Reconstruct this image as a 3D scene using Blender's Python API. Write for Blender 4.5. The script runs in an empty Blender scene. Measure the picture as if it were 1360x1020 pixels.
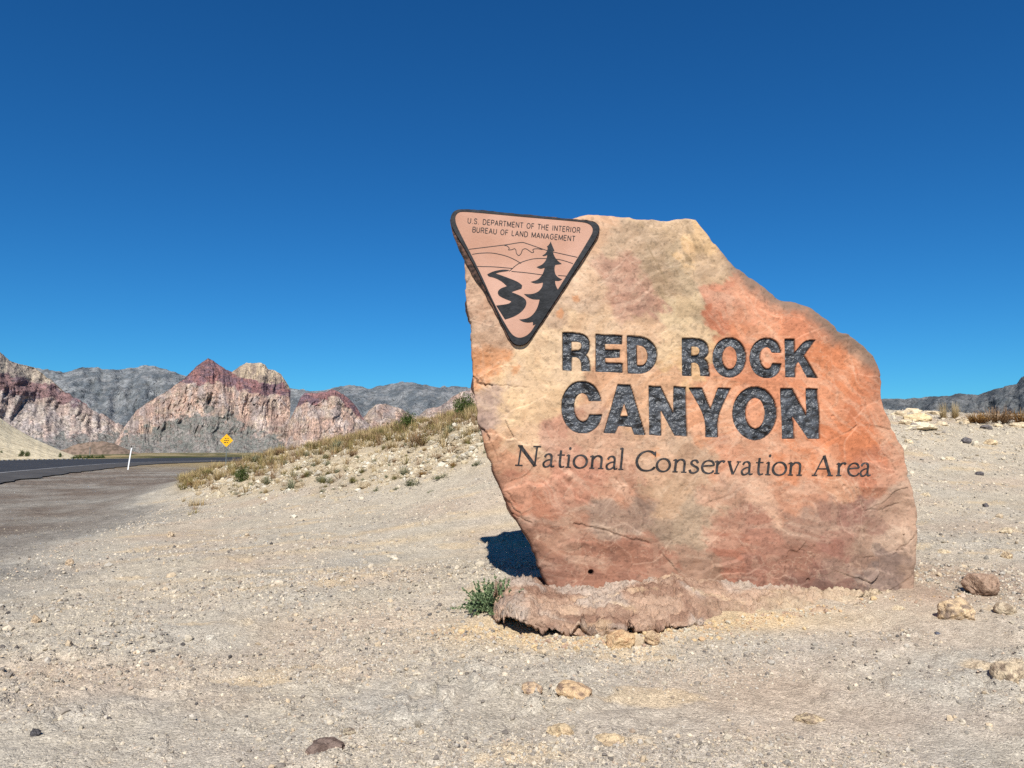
import bpy, math, random
import numpy as np
from mathutils import Vector
from mathutils.geometry import tessellate_polygon

random.seed(7)
rng = np.random.default_rng(7)
scene = bpy.context.scene
COL = scene.collection

# ------------------------------------------------------------------ camera
F = 1022.0                       # focal length in pixels of the 1360x1020 photograph
CAMZ = 1.6
PITCH = math.atan(86 / F)        # horizon at row 596
cam_d = bpy.data.cameras.new('camera')
cam = bpy.data.objects.new('camera', cam_d)
COL.objects.link(cam)
cam_d.sensor_width = 36.0
cam_d.lens = 36.0 * F / 1360.0
cam_d.clip_start = 0.05
cam_d.clip_end = 60000.0
cam.location = (0, 0, CAMZ)
cam.rotation_euler = (math.pi / 2 + PITCH, 0, 0)
scene.camera = cam

# ------------------------------------------------------------------ sky, sun, exposure
SUN_EL = math.radians(45.0)
SUN_AZ = math.radians(182.5)     # direction the light comes from, clockwise from +Y (behind the camera)
world = bpy.data.worlds.new('World')
scene.world = world
world.use_nodes = True
wn, wl = world.node_tree.nodes, world.node_tree.links
wn.clear()
sky = wn.new('ShaderNodeTexSky')
sky.sky_type = 'NISHITA'
sky.sun_disc = False
sky.sun_elevation = SUN_EL
sky.sun_rotation = SUN_AZ
sky.altitude = 1100
sky.air_density = 1.0
sky.dust_density = 0.1
sky.ozone_density = 2.5
hs = wn.new('ShaderNodeHueSaturation')
hs.inputs['Saturation'].default_value = 1.2
tint = wn.new('ShaderNodeVectorMath'); tint.operation = 'MULTIPLY'      # deep desert blue, the same over the whole sky
tint.inputs[1].default_value = (0.25, 0.81, 1.16)
bg = wn.new('ShaderNodeBackground')
bg.inputs['Strength'].default_value = 0.060
wo = wn.new('ShaderNodeOutputWorld')
wl.new(sky.outputs[0], hs.inputs['Color'])
wl.new(hs.outputs[0], tint.inputs[0]); wl.new(tint.outputs[0], bg.inputs['Color'])
wl.new(bg.outputs[0], wo.inputs['Surface'])

sun_d = bpy.data.lights.new('sun', 'SUN')
sun_d.energy = 5.0
sun_d.angle = math.radians(0.5)
sun_d.color = (1.0, 0.965, 0.91)
sun = bpy.data.objects.new('sun', sun_d)
COL.objects.link(sun)
sdir = Vector((math.sin(SUN_AZ) * math.cos(SUN_EL), math.cos(SUN_AZ) * math.cos(SUN_EL), math.sin(SUN_EL)))
sun.location = sdir * 50
sun.rotation_euler = (-sdir).to_track_quat('-Z', 'Y').to_euler()

scene.view_settings.view_transform = 'Standard'
scene.view_settings.look = 'None'
scene.view_settings.gamma = 1.0
scene.view_settings.exposure = 0.5
scene.render.engine = 'CYCLES'
scene.cycles.use_denoising = False
scene.cycles.max_bounces = 4

# ------------------------------------------------------------------ helpers
def lin(c):
    c = np.asarray(c, float) / 255.0
    return np.where(c <= 0.04045, c / 12.92, ((c + 0.055) / 1.055) ** 2.4)

def smooth(a, b, x):
    t = np.clip((x - a) / (b - a), 0, 1)
    return t * t * (3 - 2 * t)

def hash3(ix, iy, iz, seed):
    h = (ix.astype(np.uint32) * np.uint32(374761393) + iy.astype(np.uint32) * np.uint32(668265263)
         + iz.astype(np.uint32) * np.uint32(2147483647 - 1274126177) + np.uint32((seed * 974711) & 0xffffffff))
    h = (h ^ (h >> np.uint32(13))) * np.uint32(1274126177)
    h = (h ^ (h >> np.uint32(16))) * np.uint32(2246822519)
    h = h ^ (h >> np.uint32(15))
    return h.astype(np.float64) / 4294967295.0

def noise(x, y, z=None, seed=0):
    """value noise in -1..1"""
    x = np.asarray(x, float); y = np.asarray(y, float)
    x, y = np.broadcast_arrays(x, y)
    fx = np.floor(x).astype(np.int64); fy = np.floor(y).astype(np.int64)
    tx = x - fx; ty = y - fy
    tx = tx * tx * tx * (tx * (tx * 6 - 15) + 10); ty = ty * ty * ty * (ty * (ty * 6 - 15) + 10)
    if z is None:
        zz = np.zeros_like(fx)
        a = hash3(fx, fy, zz, seed); b = hash3(fx + 1, fy, zz, seed)
        c = hash3(fx, fy + 1, zz, seed); d = hash3(fx + 1, fy + 1, zz, seed)
        return ((a * (1 - tx) + b * tx) * (1 - ty) + (c * (1 - tx) + d * tx) * ty) * 2 - 1
    z = np.broadcast_to(np.asarray(z, float), x.shape)
    fz = np.floor(z).astype(np.int64); tz = z - fz
    tz = tz * tz * tz * (tz * (tz * 6 - 15) + 10)
    out = 0
    for dz in (0, 1):
        a = hash3(fx, fy, fz + dz, seed); b = hash3(fx + 1, fy, fz + dz, seed)
        c = hash3(fx, fy + 1, fz + dz, seed); d = hash3(fx + 1, fy + 1, fz + dz, seed)
        p = (a * (1 - tx) + b * tx) * (1 - ty) + (c * (1 - tx) + d * tx) * ty
        out = out + p * (tz if dz else 1 - tz)
    return out * 2 - 1

def fbm(x, y, z=None, oct=4, seed=0, gain=0.5, lac=2.03):
    s, a, n = 0.0, 1.0, 0.0
    for o in range(oct):
        s = s + a * noise(x, y, z, seed + o * 17)
        n += a
        a *= gain
        x = x * lac + 3.7; y = y * lac + 1.3
        if z is not None: z = z * lac + 5.1
    return s / n * 1.5

def ridged(x, y, z=None, oct=4, seed=0, gain=0.5, lac=2.1):
    s, a, n = 0.0, 1.0, 0.0
    for o in range(oct):
        s = s + a * (1 - np.abs(noise(x, y, z, seed + o * 31)) * 1.8)
        n += a
        a *= gain
        x = x * lac + 7.7; y = y * lac + 2.9
        if z is not None: z = z * lac + 1.1
    return s / n

def worley(x, y, z=None, seed=0):
    """nearest and second distance, offset to the nearest point, and a random number of its cell"""
    x = np.asarray(x, float); y = np.asarray(y, float)
    z = np.zeros_like(x) if z is None else np.asarray(z, float)
    fx, fy, fz = (np.floor(v).astype(np.int64) for v in (x, y, z))
    f1 = np.full(x.shape, 9.0); f2 = np.full(x.shape, 9.0); idr = np.zeros(x.shape); ox = np.zeros(x.shape); oy = np.zeros(x.shape)
    for dz in ((-1, 0, 1) if np.any(z) else (0,)):
        for dy in (-1, 0, 1):
            for dx in (-1, 0, 1):
                cx_, cy_, cz_ = fx + dx, fy + dy, fz + dz
                px = cx_ + hash3(cx_, cy_, cz_, seed); py = cy_ + hash3(cx_, cy_, cz_, seed + 1); pz = cz_ + hash3(cx_, cy_, cz_, seed + 2) if np.any(z) else 0
                d = np.sqrt((x - px) ** 2 + (y - py) ** 2 + (z - pz) ** 2)
                m = d < f1
                f2 = np.where(m, f1, np.minimum(f2, d)); f1 = np.where(m, d, f1)
                idr = np.where(m, hash3(cx_, cy_, cz_, seed + 3), idr); ox = np.where(m, x - px, ox); oy = np.where(m, y - py, oy)
    return f1, f2, ox, oy, idr

def new_mesh(name, V, faces, colors=None, smooth_shade=True):
    """faces: (n,k) int array or a list of such arrays"""
    if not isinstance(faces, list): faces = [faces]
    faces = [np.asarray(f, np.int32) for f in faces if len(f)]
    me = bpy.data.meshes.new(name)
    V = np.asarray(V, np.float32)
    me.vertices.add(len(V)); me.vertices.foreach_set('co', V.ravel())
    loops = np.concatenate([f.ravel() for f in faces])
    tot = np.concatenate([np.full(len(f), f.shape[1], np.int32) for f in faces])
    start = np.concatenate([[0], np.cumsum(tot)[:-1]]).astype(np.int32)
    me.loops.add(len(loops)); me.loops.foreach_set('vertex_index', loops)
    me.polygons.add(len(tot)); me.polygons.foreach_set('loop_start', start)
    me.polygons.foreach_set('use_smooth', np.full(len(tot), smooth_shade, bool))
    if colors is not None:
        c = np.ones((len(V), 4), np.float32); c[:, :3] = colors
        at = me.color_attributes.new('Col', 'FLOAT_COLOR', 'POINT')
        at.data.foreach_set('color', c.ravel())
    me.update(calc_edges=True)
    return me

def add_obj(name, me, mat=None, parent=None, loc=(0, 0, 0)):
    o = bpy.data.objects.new(name, me)
    COL.objects.link(o)
    if mat is not None and me is not None and not me.materials: me.materials.append(mat)
    if parent is not None: o.parent = parent
    o.location = loc
    return o

def tag(o, label=None, cat=None, group=None, kind=None):
    if label: o['label'] = label
    if cat: o['category'] = cat
    if group: o['group'] = group
    if kind: o['kind'] = kind
    return o

def empty(name, loc, label, cat, group=None):
    o = bpy.data.objects.new(name, None)
    COL.objects.link(o)
    o.location = loc
    o.empty_display_size = 0.2
    return tag(o, label, cat, group)

def grid_faces(nr, nc):
    i = np.arange(nr - 1)[:, None]; j = np.arange(nc - 1)[None, :]
    a = i * nc + j
    return np.stack([a, a + 1, a + nc + 1, a + nc], -1).reshape(-1, 4)

# ---- picture <-> world
CP, SP = math.cos(PITCH), math.sin(PITCH)
def ray(x, y):
    u = (np.asarray(x, float) - 680) / F; v = (510 - np.asarray(y, float)) / F
    return u, CP - v * SP, SP + v * CP
def at(x, y, Y):
    dx, dy, dz = ray(x, y)
    return dx / dy * Y, Y + 0 * dx, CAMZ + dz / dy * Y
def to_px(X, Y, Z):
    Z = Z - CAMZ
    d = Y * CP + Z * SP
    d = np.maximum(d, 1e-3)
    return 680 + F * X / d, 510 - F * (-Y * SP + Z * CP) / d

# ------------------------------------------------------------------ materials
def mat_base(name):
    m = bpy.data.materials.new(name)
    m.use_nodes = True
    nt = m.node_tree
    b = nt.nodes['Principled BSDF']
    return m, nt, b

def nnode(nt, t, **kw):
    n = nt.nodes.new(t)
    for k, v in kw.items(): setattr(n, k, v)
    return n

def mat_vcol(name, rough=0.9, speckle=((8.0, 0.25),), bump=((40.0, 0.02),), spec=0.2, stretch=None, pebbles=()):
    """vertex colour x fine noise, plus fine relief"""
    m, nt, b = mat_base(name)
    L = nt.links
    b.inputs['Roughness'].default_value = rough
    b.inputs['Specular IOR Level'].default_value = spec
    vc = nnode(nt, 'ShaderNodeVertexColor', layer_name='Col')
    tc = nnode(nt, 'ShaderNodeTexCoord')
    src = tc.outputs['Object']
    if stretch:
        mp = nnode(nt, 'ShaderNodeMapping')
        mp.inputs['Scale'].default_value = stretch
        L.new(src, mp.inputs['Vector']); src = mp.outputs[0]
    cur = vc.outputs['Color']
    for sc, amt in speckle:
        n = nnode(nt, 'ShaderNodeTexNoise')
        n.inputs['Scale'].default_value = sc; n.inputs['Detail'].default_value = 4; n.inputs['Roughness'].default_value = 0.65
        L.new(src, n.inputs['Vector'])
        mr = nnode(nt, 'ShaderNodeMapRange')
        mr.inputs['From Min'].default_value = 0.28; mr.inputs['From Max'].default_value = 0.72
        mr.inputs['To Min'].default_value = 1 - amt; mr.inputs['To Max'].default_value = 1 + amt
        L.new(n.outputs['Fac'], mr.inputs['Value'])
        mx = nnode(nt, 'ShaderNodeVectorMath', operation='MULTIPLY')
        L.new(cur, mx.inputs[0]); L.new(mr.outputs[0], mx.inputs[1])
        cur = mx.outputs[0]
    prev = None
    for sc, amt, dist in pebbles:                  # small stones: each cell its own tone and its own little dome
        vo = nnode(nt, 'ShaderNodeTexVoronoi')
        vo.inputs['Scale'].default_value = sc
        L.new(src, vo.inputs['Vector'])
        sx_ = nnode(nt, 'ShaderNodeSeparateColor')
        L.new(vo.outputs['Color'], sx_.inputs[0])
        mr = nnode(nt, 'ShaderNodeMapRange')
        mr.inputs['To Min'].default_value = 1 - amt; mr.inputs['To Max'].default_value = 1 + amt
        L.new(sx_.outputs[0], mr.inputs['Value'])
        mx = nnode(nt, 'ShaderNodeVectorMath', operation='MULTIPLY')
        L.new(cur, mx.inputs[0]); L.new(mr.outputs[0], mx.inputs[1])
        cur = mx.outputs[0]
        hm = nnode(nt, 'ShaderNodeMath', operation='MULTIPLY_ADD')       # height: random per stone, falling to its rim
        hm.inputs[1].default_value = -0.9
        L.new(vo.outputs['Distance'], hm.inputs[0]); L.new(sx_.outputs[1], hm.inputs[2])
        bp = nnode(nt, 'ShaderNodeBump')
        bp.inputs['Distance'].default_value = dist; bp.inputs['Strength'].default_value = 0.9
        L.new(hm.outputs[0], bp.inputs['Height'])
        if prev: L.new(prev.outputs[0], bp.inputs['Normal'])
        prev = bp
    L.new(cur, b.inputs['Base Color'])
    for sc, dist in bump:
        n = nnode(nt, 'ShaderNodeTexNoise')
        n.inputs['Scale'].default_value = sc; n.inputs['Detail'].default_value = 5; n.inputs['Roughness'].default_value = 0.6
        L.new(src, n.inputs['Vector'])
        bp = nnode(nt, 'ShaderNodeBump')
        bp.inputs['Distance'].default_value = dist; bp.inputs['Strength'].default_value = 1.0
        L.new(n.outputs['Fac'], bp.inputs['Height'])
        if prev: L.new(prev.outputs[0], bp.inputs['Normal'])
        prev = bp
    if prev: L.new(prev.outputs[0], b.inputs['Normal'])
    return m

def mat_noise(name, c0, c1, scale=10.0, rough=0.85, bump=None, spec=0.3, detail=4):
    m, nt, b = mat_base(name)
    L = nt.links
    b.inputs['Roughness'].default_value = rough
    b.inputs['Specular IOR Level'].default_value = spec
    tc = nnode(nt, 'ShaderNodeTexCoord')
    n = nnode(nt, 'ShaderNodeTexNoise')
    n.inputs['Scale'].default_value = scale; n.inputs['Detail'].default_value = detail
    L.new(tc.outputs['Object'], n.inputs['Vector'])
    cr = nnode(nt, 'ShaderNodeValToRGB')
    cr.color_ramp.elements[0].position = 0.35; cr.color_ramp.elements[0].color = (*c0, 1)
    cr.color_ramp.elements[1].position = 0.68; cr.color_ramp.elements[1].color = (*c1, 1)
    L.new(n.outputs['Fac'], cr.inputs[0]); L.new(cr.outputs[0], b.inputs['Base Color'])
    if bump:
        n2 = nnode(nt, 'ShaderNodeTexNoise')
        n2.inputs['Scale'].default_value = bump[0]; n2.inputs['Detail'].default_value = 4
        L.new(tc.outputs['Object'], n2.inputs['Vector'])
        bp = nnode(nt, 'ShaderNodeBump'); bp.inputs['Distance'].default_value = bump[1]
        L.new(n2.outputs['Fac'], bp.inputs['Height']); L.new(bp.outputs[0], b.inputs['Normal'])
    return m

M_GROUND = mat_vcol('desert_ground', 0.95, ((0.9, 0.08), (11.0, 0.12)), ((16.0, 0.014),), 0.1, pebbles=((52.0, 0.17, 0.008), (125.0, 0.24, 0.004)))
M_GRAVEL = mat_vcol('loose_gravel', 0.9, ((60.0, 0.2),), ((90.0, 0.004),), 0.15)
M_STONE = mat_vcol('field_stone', 0.9, ((14.0, 0.25), (70.0, 0.2)), ((30.0, 0.02), (120.0, 0.006)), 0.15)
M_BOULDER = mat_vcol('painted_sandstone', 0.85, ((14.0, 0.04), (110.0, 0.05)), ((5.0, 0.020), (18.0, 0.006), (120.0, 0.001)), 0.2)
M_MORTAR = mat_vcol('crusty_mortar', 0.95, ((9.0, 0.2), (60.0, 0.22)), ((14.0, 0.035), (50.0, 0.012)), 0.1)
M_ROCKFAR = mat_vcol('mountain_rock', 0.95, ((0.012, 0.18), (0.045, 0.30)), ((0.010, 40.0), (0.04, 16.0)), 0.05)
M_HILL = mat_vcol('pale_hill_gravel', 0.95, ((0.6, 0.15), (3.0, 0.25)), ((1.2, 0.25), (6.0, 0.06)), 0.05)
M_BLACK = mat_noise('chiselled_black_paint', (0.006, 0.0065, 0.0075), (0.080, 0.087, 0.098), 11.0, 0.40, (17.0, 0.040), 0.5, 6)
M_BLACKFLAT = mat_noise('black_paint', (0.006, 0.0065, 0.0075), (0.020, 0.021, 0.024), 14.0, 0.6, (40.0, 0.003), 0.25)
M_INK = mat_noise('engraved_black', (0.012, 0.011, 0.011), (0.05, 0.045, 0.045), 30.0, 0.7, None, 0.2)
M_PANEL = mat_noise('pink_panel_stone', (0.36, 0.19, 0.125), (0.48, 0.285, 0.21), 1.6, 0.7, (40.0, 0.002), 0.25)
M_EDGE = mat_noise('broken_panel_edge', (0.012, 0.009, 0.008), (0.13, 0.07, 0.05), 22.0, 0.8, (40.0, 0.02), 0.2)
M_ASPHALT = mat_noise('dark_asphalt', (0.022, 0.022, 0.024), (0.036, 0.036, 0.038), 0.5, 0.85, (30.0, 0.01), 0.3)
M_SHOULDER = mat_noise('worn_asphalt', (0.050, 0.046, 0.043), (0.080, 0.074, 0.068), 0.6, 0.9, (30.0, 0.01), 0.2)
M_LINE = mat_noise('worn_line_paint', (0.18, 0.175, 0.17), (0.36, 0.35, 0.34), 1.5, 0.8)
M_WHITE = mat_noise('white_plastic', (0.72, 0.72, 0.70), (0.82, 0.82, 0.80), 3.0, 0.5)
M_YELLOW = mat_noise('yellow_sheeting', (0.66, 0.33, 0.006), (0.72, 0.38, 0.010), 2.0, 0.5)
M_SIGNBLACK = mat_noise('sign_black', (0.02, 0.015, 0.01), (0.04, 0.03, 0.02), 9.0, 0.6)
M_STEEL = mat_noise('galvanised_steel', (0.10, 0.12, 0.11), (0.18, 0.20, 0.19), 6.0, 0.5)
M_LEAF = mat_vcol('desert_foliage', 0.85, ((12.0, 0.15),), (), 0.15)

# ------------------------------------------------------------------ terrain height
PXC = [  # (px, py, depth)
    (735, 790, 7.45), (1000, 783, 7.6), (1218, 777, 7.7), (640, 712, 11.2), (500, 712, 11.4),
    (640, 655, 13.5), (640, 608, 16.2), (640, 575, 18.5), (640, 548, 21.0), (700, 530, 22.0), (800, 520, 22), (950, 522, 21), (1100, 545, 20),
    (560, 572, 22.0), (560, 610, 18.2), (560, 655, 15.0), (500, 580, 23.0), (430, 596, 24.5), (430, 650, 17.5), (350, 608, 27.0), (350, 650, 19.5),
    (300, 620, 29.0), (300, 662, 20.5), (262, 633, 30.0),
    (1250, 705, 9.8), (1250, 625, 14.2), (1250, 558, 18.6), (1360, 564, 18.8), (1360, 625, 14.2), (1360, 705, 9.8), (1360, 800, 7.0),
    (1500, 705, 9.8), (1500, 625, 14.2), (1500, 560, 18.8), (1200, 558, 18.8),
    (800, 590, 16.5), (1000, 590, 15.8), (800, 680, 12), (1000, 680, 11.5),
]
ctrl = [tuple(float(c) for c in at(*p)) for p in PXC]
ctrl += [(x, y, 0.0) for x in (-4, 0, 4) for y in (-8, 0, 4)] + [(0.4, 6.3, 0.02), (1.4, 6.2, 0.03), (2.6, 6.2, 0.06), (-0.6, 6.6, 0.04), (-2.5, 6.5, 0.03), (4.2, 6.0, 0.08)]
ctrl += [(-9, 13, 0.0), (-8, 17, 0.02), (-11, 24, 0.0), (-14, 28, 0), (-16, 36, 0), (-20, 22, -0.02), (-24, 35, 0), (-30, 55, 0), (-30, 5, 0), (-15, 0, 0), (-15, -15, 0), (15, -15, 0.2), (0, -25, 0),
         (14, 0, 0.5), (20, 8, 1.2), (25, 20, 2.6), (30, 0, 1.0), (0, 30, 2.2), (-5, 33, 1.6), (10, 28, 2.6), (20, 30, 2.4), (0, 45, 0.6), (-12, 45, 0.1), (-18, 60, -0.1), (15, 45, 1.0), (35, 35, 2.0), (40, 60, 0.2), (0, 80, -0.6), (-40, 80, 0.0), (40, 100, -0.8), (-40, 30, 0), (-20, 100, -0.5), (60, 20, 1), (60, -20, 0.5), (-60, 0, 0), (-60, 50, 0), (0, -60, 0), (-70, 90, 0)]
ctrl = np.array(ctrl)
def tps_k(r2): return np.where(r2 > 1e-12, r2 * np.log(np.maximum(r2, 1e-12)), 0) * 0.5
def build_tps(C, lam=0.6):
    P = C[:, :2]; n = len(P)
    d2 = ((P[:, None] - P[None]) ** 2).sum(-1)
    A = np.zeros((n + 3, n + 3))
    A[:n, :n] = tps_k(d2) + lam * np.eye(n)
    A[:n, n] = 1; A[:n, n + 1:] = P
    A[n:, :n] = A[:n, n:].T
    b = np.zeros(n + 3); b[:n] = C[:, 2]
    return np.linalg.solve(A, b)
TPS = build_tps(ctrl)
def zt(X, Y):
    X = np.asarray(X, float); Y = np.asarray(Y, float)
    X, Y = np.broadcast_arrays(X, Y)
    sh = X.shape; x = X.ravel(); y = Y.ravel()
    n = len(ctrl)
    out = np.full(x.shape, TPS[n]) + TPS[n + 1] * x + TPS[n + 2] * y
    for i in range(n):
        out += TPS[i] * tps_k((x - ctrl[i, 0]) ** 2 + (y - ctrl[i, 1]) ** 2)
    r = np.hypot(x, y)
    plain = -0.5 - 0.0045 * np.clip(r - 90, 0, 5000) + 0.6 * fbm(x / 60, y / 60, oct=3, seed=5) * smooth(80, 300, r)
    w = smooth(55, 95, r)
    out = out * (1 - w) + plain * w
    amp = smooth(2, 12, r) * (1 - smooth(30, 60, r))
    out += 0.035 * fbm(x / 1.7, y / 1.7, oct=3, seed=11) * (0.35 + 0.65 * amp) * (1 - smooth(40, 80, r))
    # level strip under the road
    return out.reshape(sh)

def ground_hit(x, y, ymin=2.5, ymax=90):
    dx, dy, dz = ray(x, y)
    Ys = np.concatenate([np.linspace(ymin, 12, 400), np.linspace(12.01, ymax, 900)])
    Z = CAMZ + dz / dy * Ys
    g = zt(dx / dy * Ys, Ys)
    k = np.argmax(Z < g)
    if not (Z < g).any(): k = len(Ys) - 1
    Yh = Ys[k]
    return float(dx / dy * Yh), float(Yh), float(zt(dx / dy * Yh, Yh))

# ---- the road in plan: near edge polyline, banked up to the far side
ROAD_NEAR = np.array([(-4.5, -30), (-10.5, -3), (-17, 16), (-23.6, 35.5), (-29.6, 53), (-36.3, 76), (-39.0, 95), (-38.5, 115), (-33, 140), (-20, 170), (5, 205), (60, 260)], float)
def resample(P, n):
    # catmull-rom through P
    P = np.asarray(P, float)
    Q = np.vstack([2 * P[0] - P[1], P, 2 * P[-1] - P[-2]])
    out = []
    for i in range(1, len(Q) - 2):
        t = np.linspace(0, 1, n, endpoint=False)[:, None]
        p0, p1, p2, p3 = Q[i - 1], Q[i], Q[i + 1], Q[i + 2]
        out.append(0.5 * ((2 * p1) + (-p0 + p2) * t + (2 * p0 - 5 * p1 + 4 * p2 - p3) * t ** 2 + (-p0 + 3 * p1 - 3 * p2 + p3) * t ** 3))
    out.append(P[-1:])
    return np.vstack(out)
RN = resample(ROAD_NEAR, 14)
RT = np.gradient(RN, axis=0); RT /= np.linalg.norm(RT, axis=1)[:, None]
RNORM = np.stack([-RT[:, 1], RT[:, 0]], 1)          # to the left of travel
ROAD_W = 14.5
def road_z(i_y, off):
    fall = -0.006 * np.clip(i_y - 80, 0, 400)
    return 0.03 + off * 0.027 + fall
def road_coords(X, Y):
    """signed offset from the near edge (positive on the road) and the road height there"""
    sh = np.shape(X); P = np.stack([np.ravel(X), np.ravel(Y)], 1)
    off = np.full(len(P), -999.0); zz = np.zeros(len(P))
    sel = np.where((P[:, 0] < 80) & (np.hypot(P[:, 0], P[:, 1]) < 320))[0]
    for s in np.array_split(sel, max(1, len(sel) // 20000)):
        d2 = ((P[s][:, None] - RN[None]) ** 2).sum(-1)
        k = d2.argmin(1)
        dv = P[s] - RN[k]
        off[s] = (dv * RNORM[k]).sum(1)
        zz[s] = road_z(RN[k, 1], np.clip(off[s], -3, ROAD_W + 4))
    return off.reshape(sh), zz.reshape(sh)

def zground(X, Y):
    z = zt(X, Y)
    off, zr = road_coords(X, Y)
    w = smooth(-9, -0.5, off) * (1 - smooth(ROAD_W + 3, ROAD_W + 16, off))
    return z * (1 - w) + (zr - 0.06) * w

# ------------------------------------------------------------------ ground sheet
def toe(x):   # lower edge of the rubble slope in the picture
    return np.interp(x, [180, 250, 300, 360, 430, 500, 560, 640, 700], [648, 655, 660, 656, 652, 645, 632, 612, 604])
C_SAND = lin((212, 197, 173)) * 0.92
C_GREY = lin((196, 187, 172)) * 0.92
C_TAN = lin((232, 204, 162)) * 0.92
C_PINK = lin((212, 186, 160)) * 0.9
C_RUB = lin((212, 192, 160)) * 0.95
C_PULL = lin((128, 114, 101)) * 1.0
C_PULLG = lin((172, 166, 154)) * 1.0
C_PLAIN = lin((166, 150, 112)) * 0.85
def mixc(a, b, t): return a * (1 - t[..., None]) + b * t[..., None]
def ground_color(X, Y, Z):
    r = np.hypot(X, Y)
    n1 = fbm(X / 2.3, Y / 2.3, oct=4, seed=21)
    n2 = fbm(X / 0.7, Y / 0.7, oct=4, seed=22)
    n3 = fbm(X / 0.16, Y / 0.16, oct=3, seed=23)
    c = np.broadcast_to(C_SAND, X.shape + (3,)).copy()
    c = mixc(c, C_GREY, np.clip(0.75 - 0.07 * (r - 4) + 0.5 * n1 + 0.35 * n2, 0, 1) * 0.9)
    c = mixc(c, C_PINK, np.clip(0.9 * fbm(X / 1.5, Y / 1.1, oct=3, seed=27) + 0.1, 0, 1) * 0.6)
    # pale tan scrapes, drawn out across the slope
    sc = smooth(0.45, 0.7, fbm(X / 0.9 + 3, Y / 0.35, oct=4, seed=24))
    c = mixc(c, C_TAN, sc * 0.55)
    # yellowish spill round the footing
    d = np.exp(-(((X - 0.4) / 0.9) ** 2 + ((Y - 6.5) / 0.35) ** 2)) + np.exp(-(((X - 2.2) / 1.0) ** 2 + ((Y - 6.85) / 0.3) ** 2)) + 0.7 * np.exp(-(((X + 0.25) / 0.45) ** 2 + ((Y - 6.7) / 0.3) ** 2))
    c = mixc(c, C_TAN, np.clip(d * (0.85 + 0.4 * n2), 0, 0.9))
    d = np.exp(-(((X - 4.2) / 0.8) ** 2 + ((Y - 7.6) / 0.7) ** 2))
    c = mixc(c, lin((186, 146, 118)) * 0.8, np.clip(d * (0.7 + 0.5 * n2), 0, 0.8))
    # brown oil-like stain and pale wheel tracks on the flat
    d = np.exp(-(((X + 7.2 + 0.35 * (Y - 9.3)) / 0.9) ** 2 + ((Y - 9.4 - 0.22 * (X + 6.2)) / 0.22) ** 2))
    c = mixc(c, lin((120, 104, 92)) * 0.9, np.clip(d * (0.75 + 0.6 * n2), 0, 0.75))
    for yo, wd in ((9.0, 0.16), (8.3, 0.14), (10.6, 0.2), (11.4, 0.16)):
        ln_ = Y - yo - 0.42 * (X + 3) - 0.2 * fbm(X / 2.0, X * 0 + yo, oct=2, seed=29)
        c = mixc(c, C_TAN, np.exp(-(ln_ / wd) ** 2) * (X < 0.3) * (X > -8) * np.clip(0.35 + 0.6 * n1, 0, 0.7))
    # rubble slope
    x, y = to_px(X, Y, Z)
    w = smooth(12, -12, y - toe(x) + 9 * n2 + 5 * n1) * (X < 1.5) * (Y > 12) * smooth(200, 260, x + 12 * n1) * (r < 60)
    c = mixc(c, C_RUB, w)
    straw = np.clip(smooth(22, 32, Y + 1.5 * n1), 0, 1) * w
    c = mixc(c, lin((168, 140, 92)) * 0.8, straw * 0.8)
    # pull-out of grey gravel beside the road
    off, _ = road_coords(X, Y)
    edge = np.interp(Y, [-20, 8, 13, 17, 26, 33, 45, 60], [-2, -5.5, -7.0, -8.0, -11.2, -12.8, -14, -16])
    g = smooth(1.3, -1.3, X - edge + 0.9 * n1 + 0.5 * n2)
    gg = smooth(4.5, 0.5, X - edge + 3.2 + 1.6 * n1)
    near = (r < 120)
    c = mixc(c, C_PULLG * (1 + 0.15 * n3[..., None]), g * near * (off < 2))
    c = mixc(c, C_PULL * (1 + 0.12 * n3[..., None]), gg * g * near * (off < 2) * np.clip(0.75 + 0.5 * n1, 0, 1))
    # far plain
    pl = smooth(60, 110, r)
    pc = mixc(np.broadcast_to(C_PLAIN, c.shape), lin((84, 88, 52)) * 0.7, smooth(-0.1, 0.3, fbm(X / 14, Y / 50, oct=4, seed=31)))
    pc = mixc(pc, lin((186, 160, 112)) * 0.75, smooth(0.2, 0.5, fbm(X / 90, Y / 260, oct=3, seed=33)) * 0.8)
    c = mixc(c, pc, pl)
    c *= (1 + 0.10 * n3 * (1 - pl))[..., None]
    return np.clip(c * np.array((0.765, 0.768, 0.765)), 0.01, 0.8)

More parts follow.
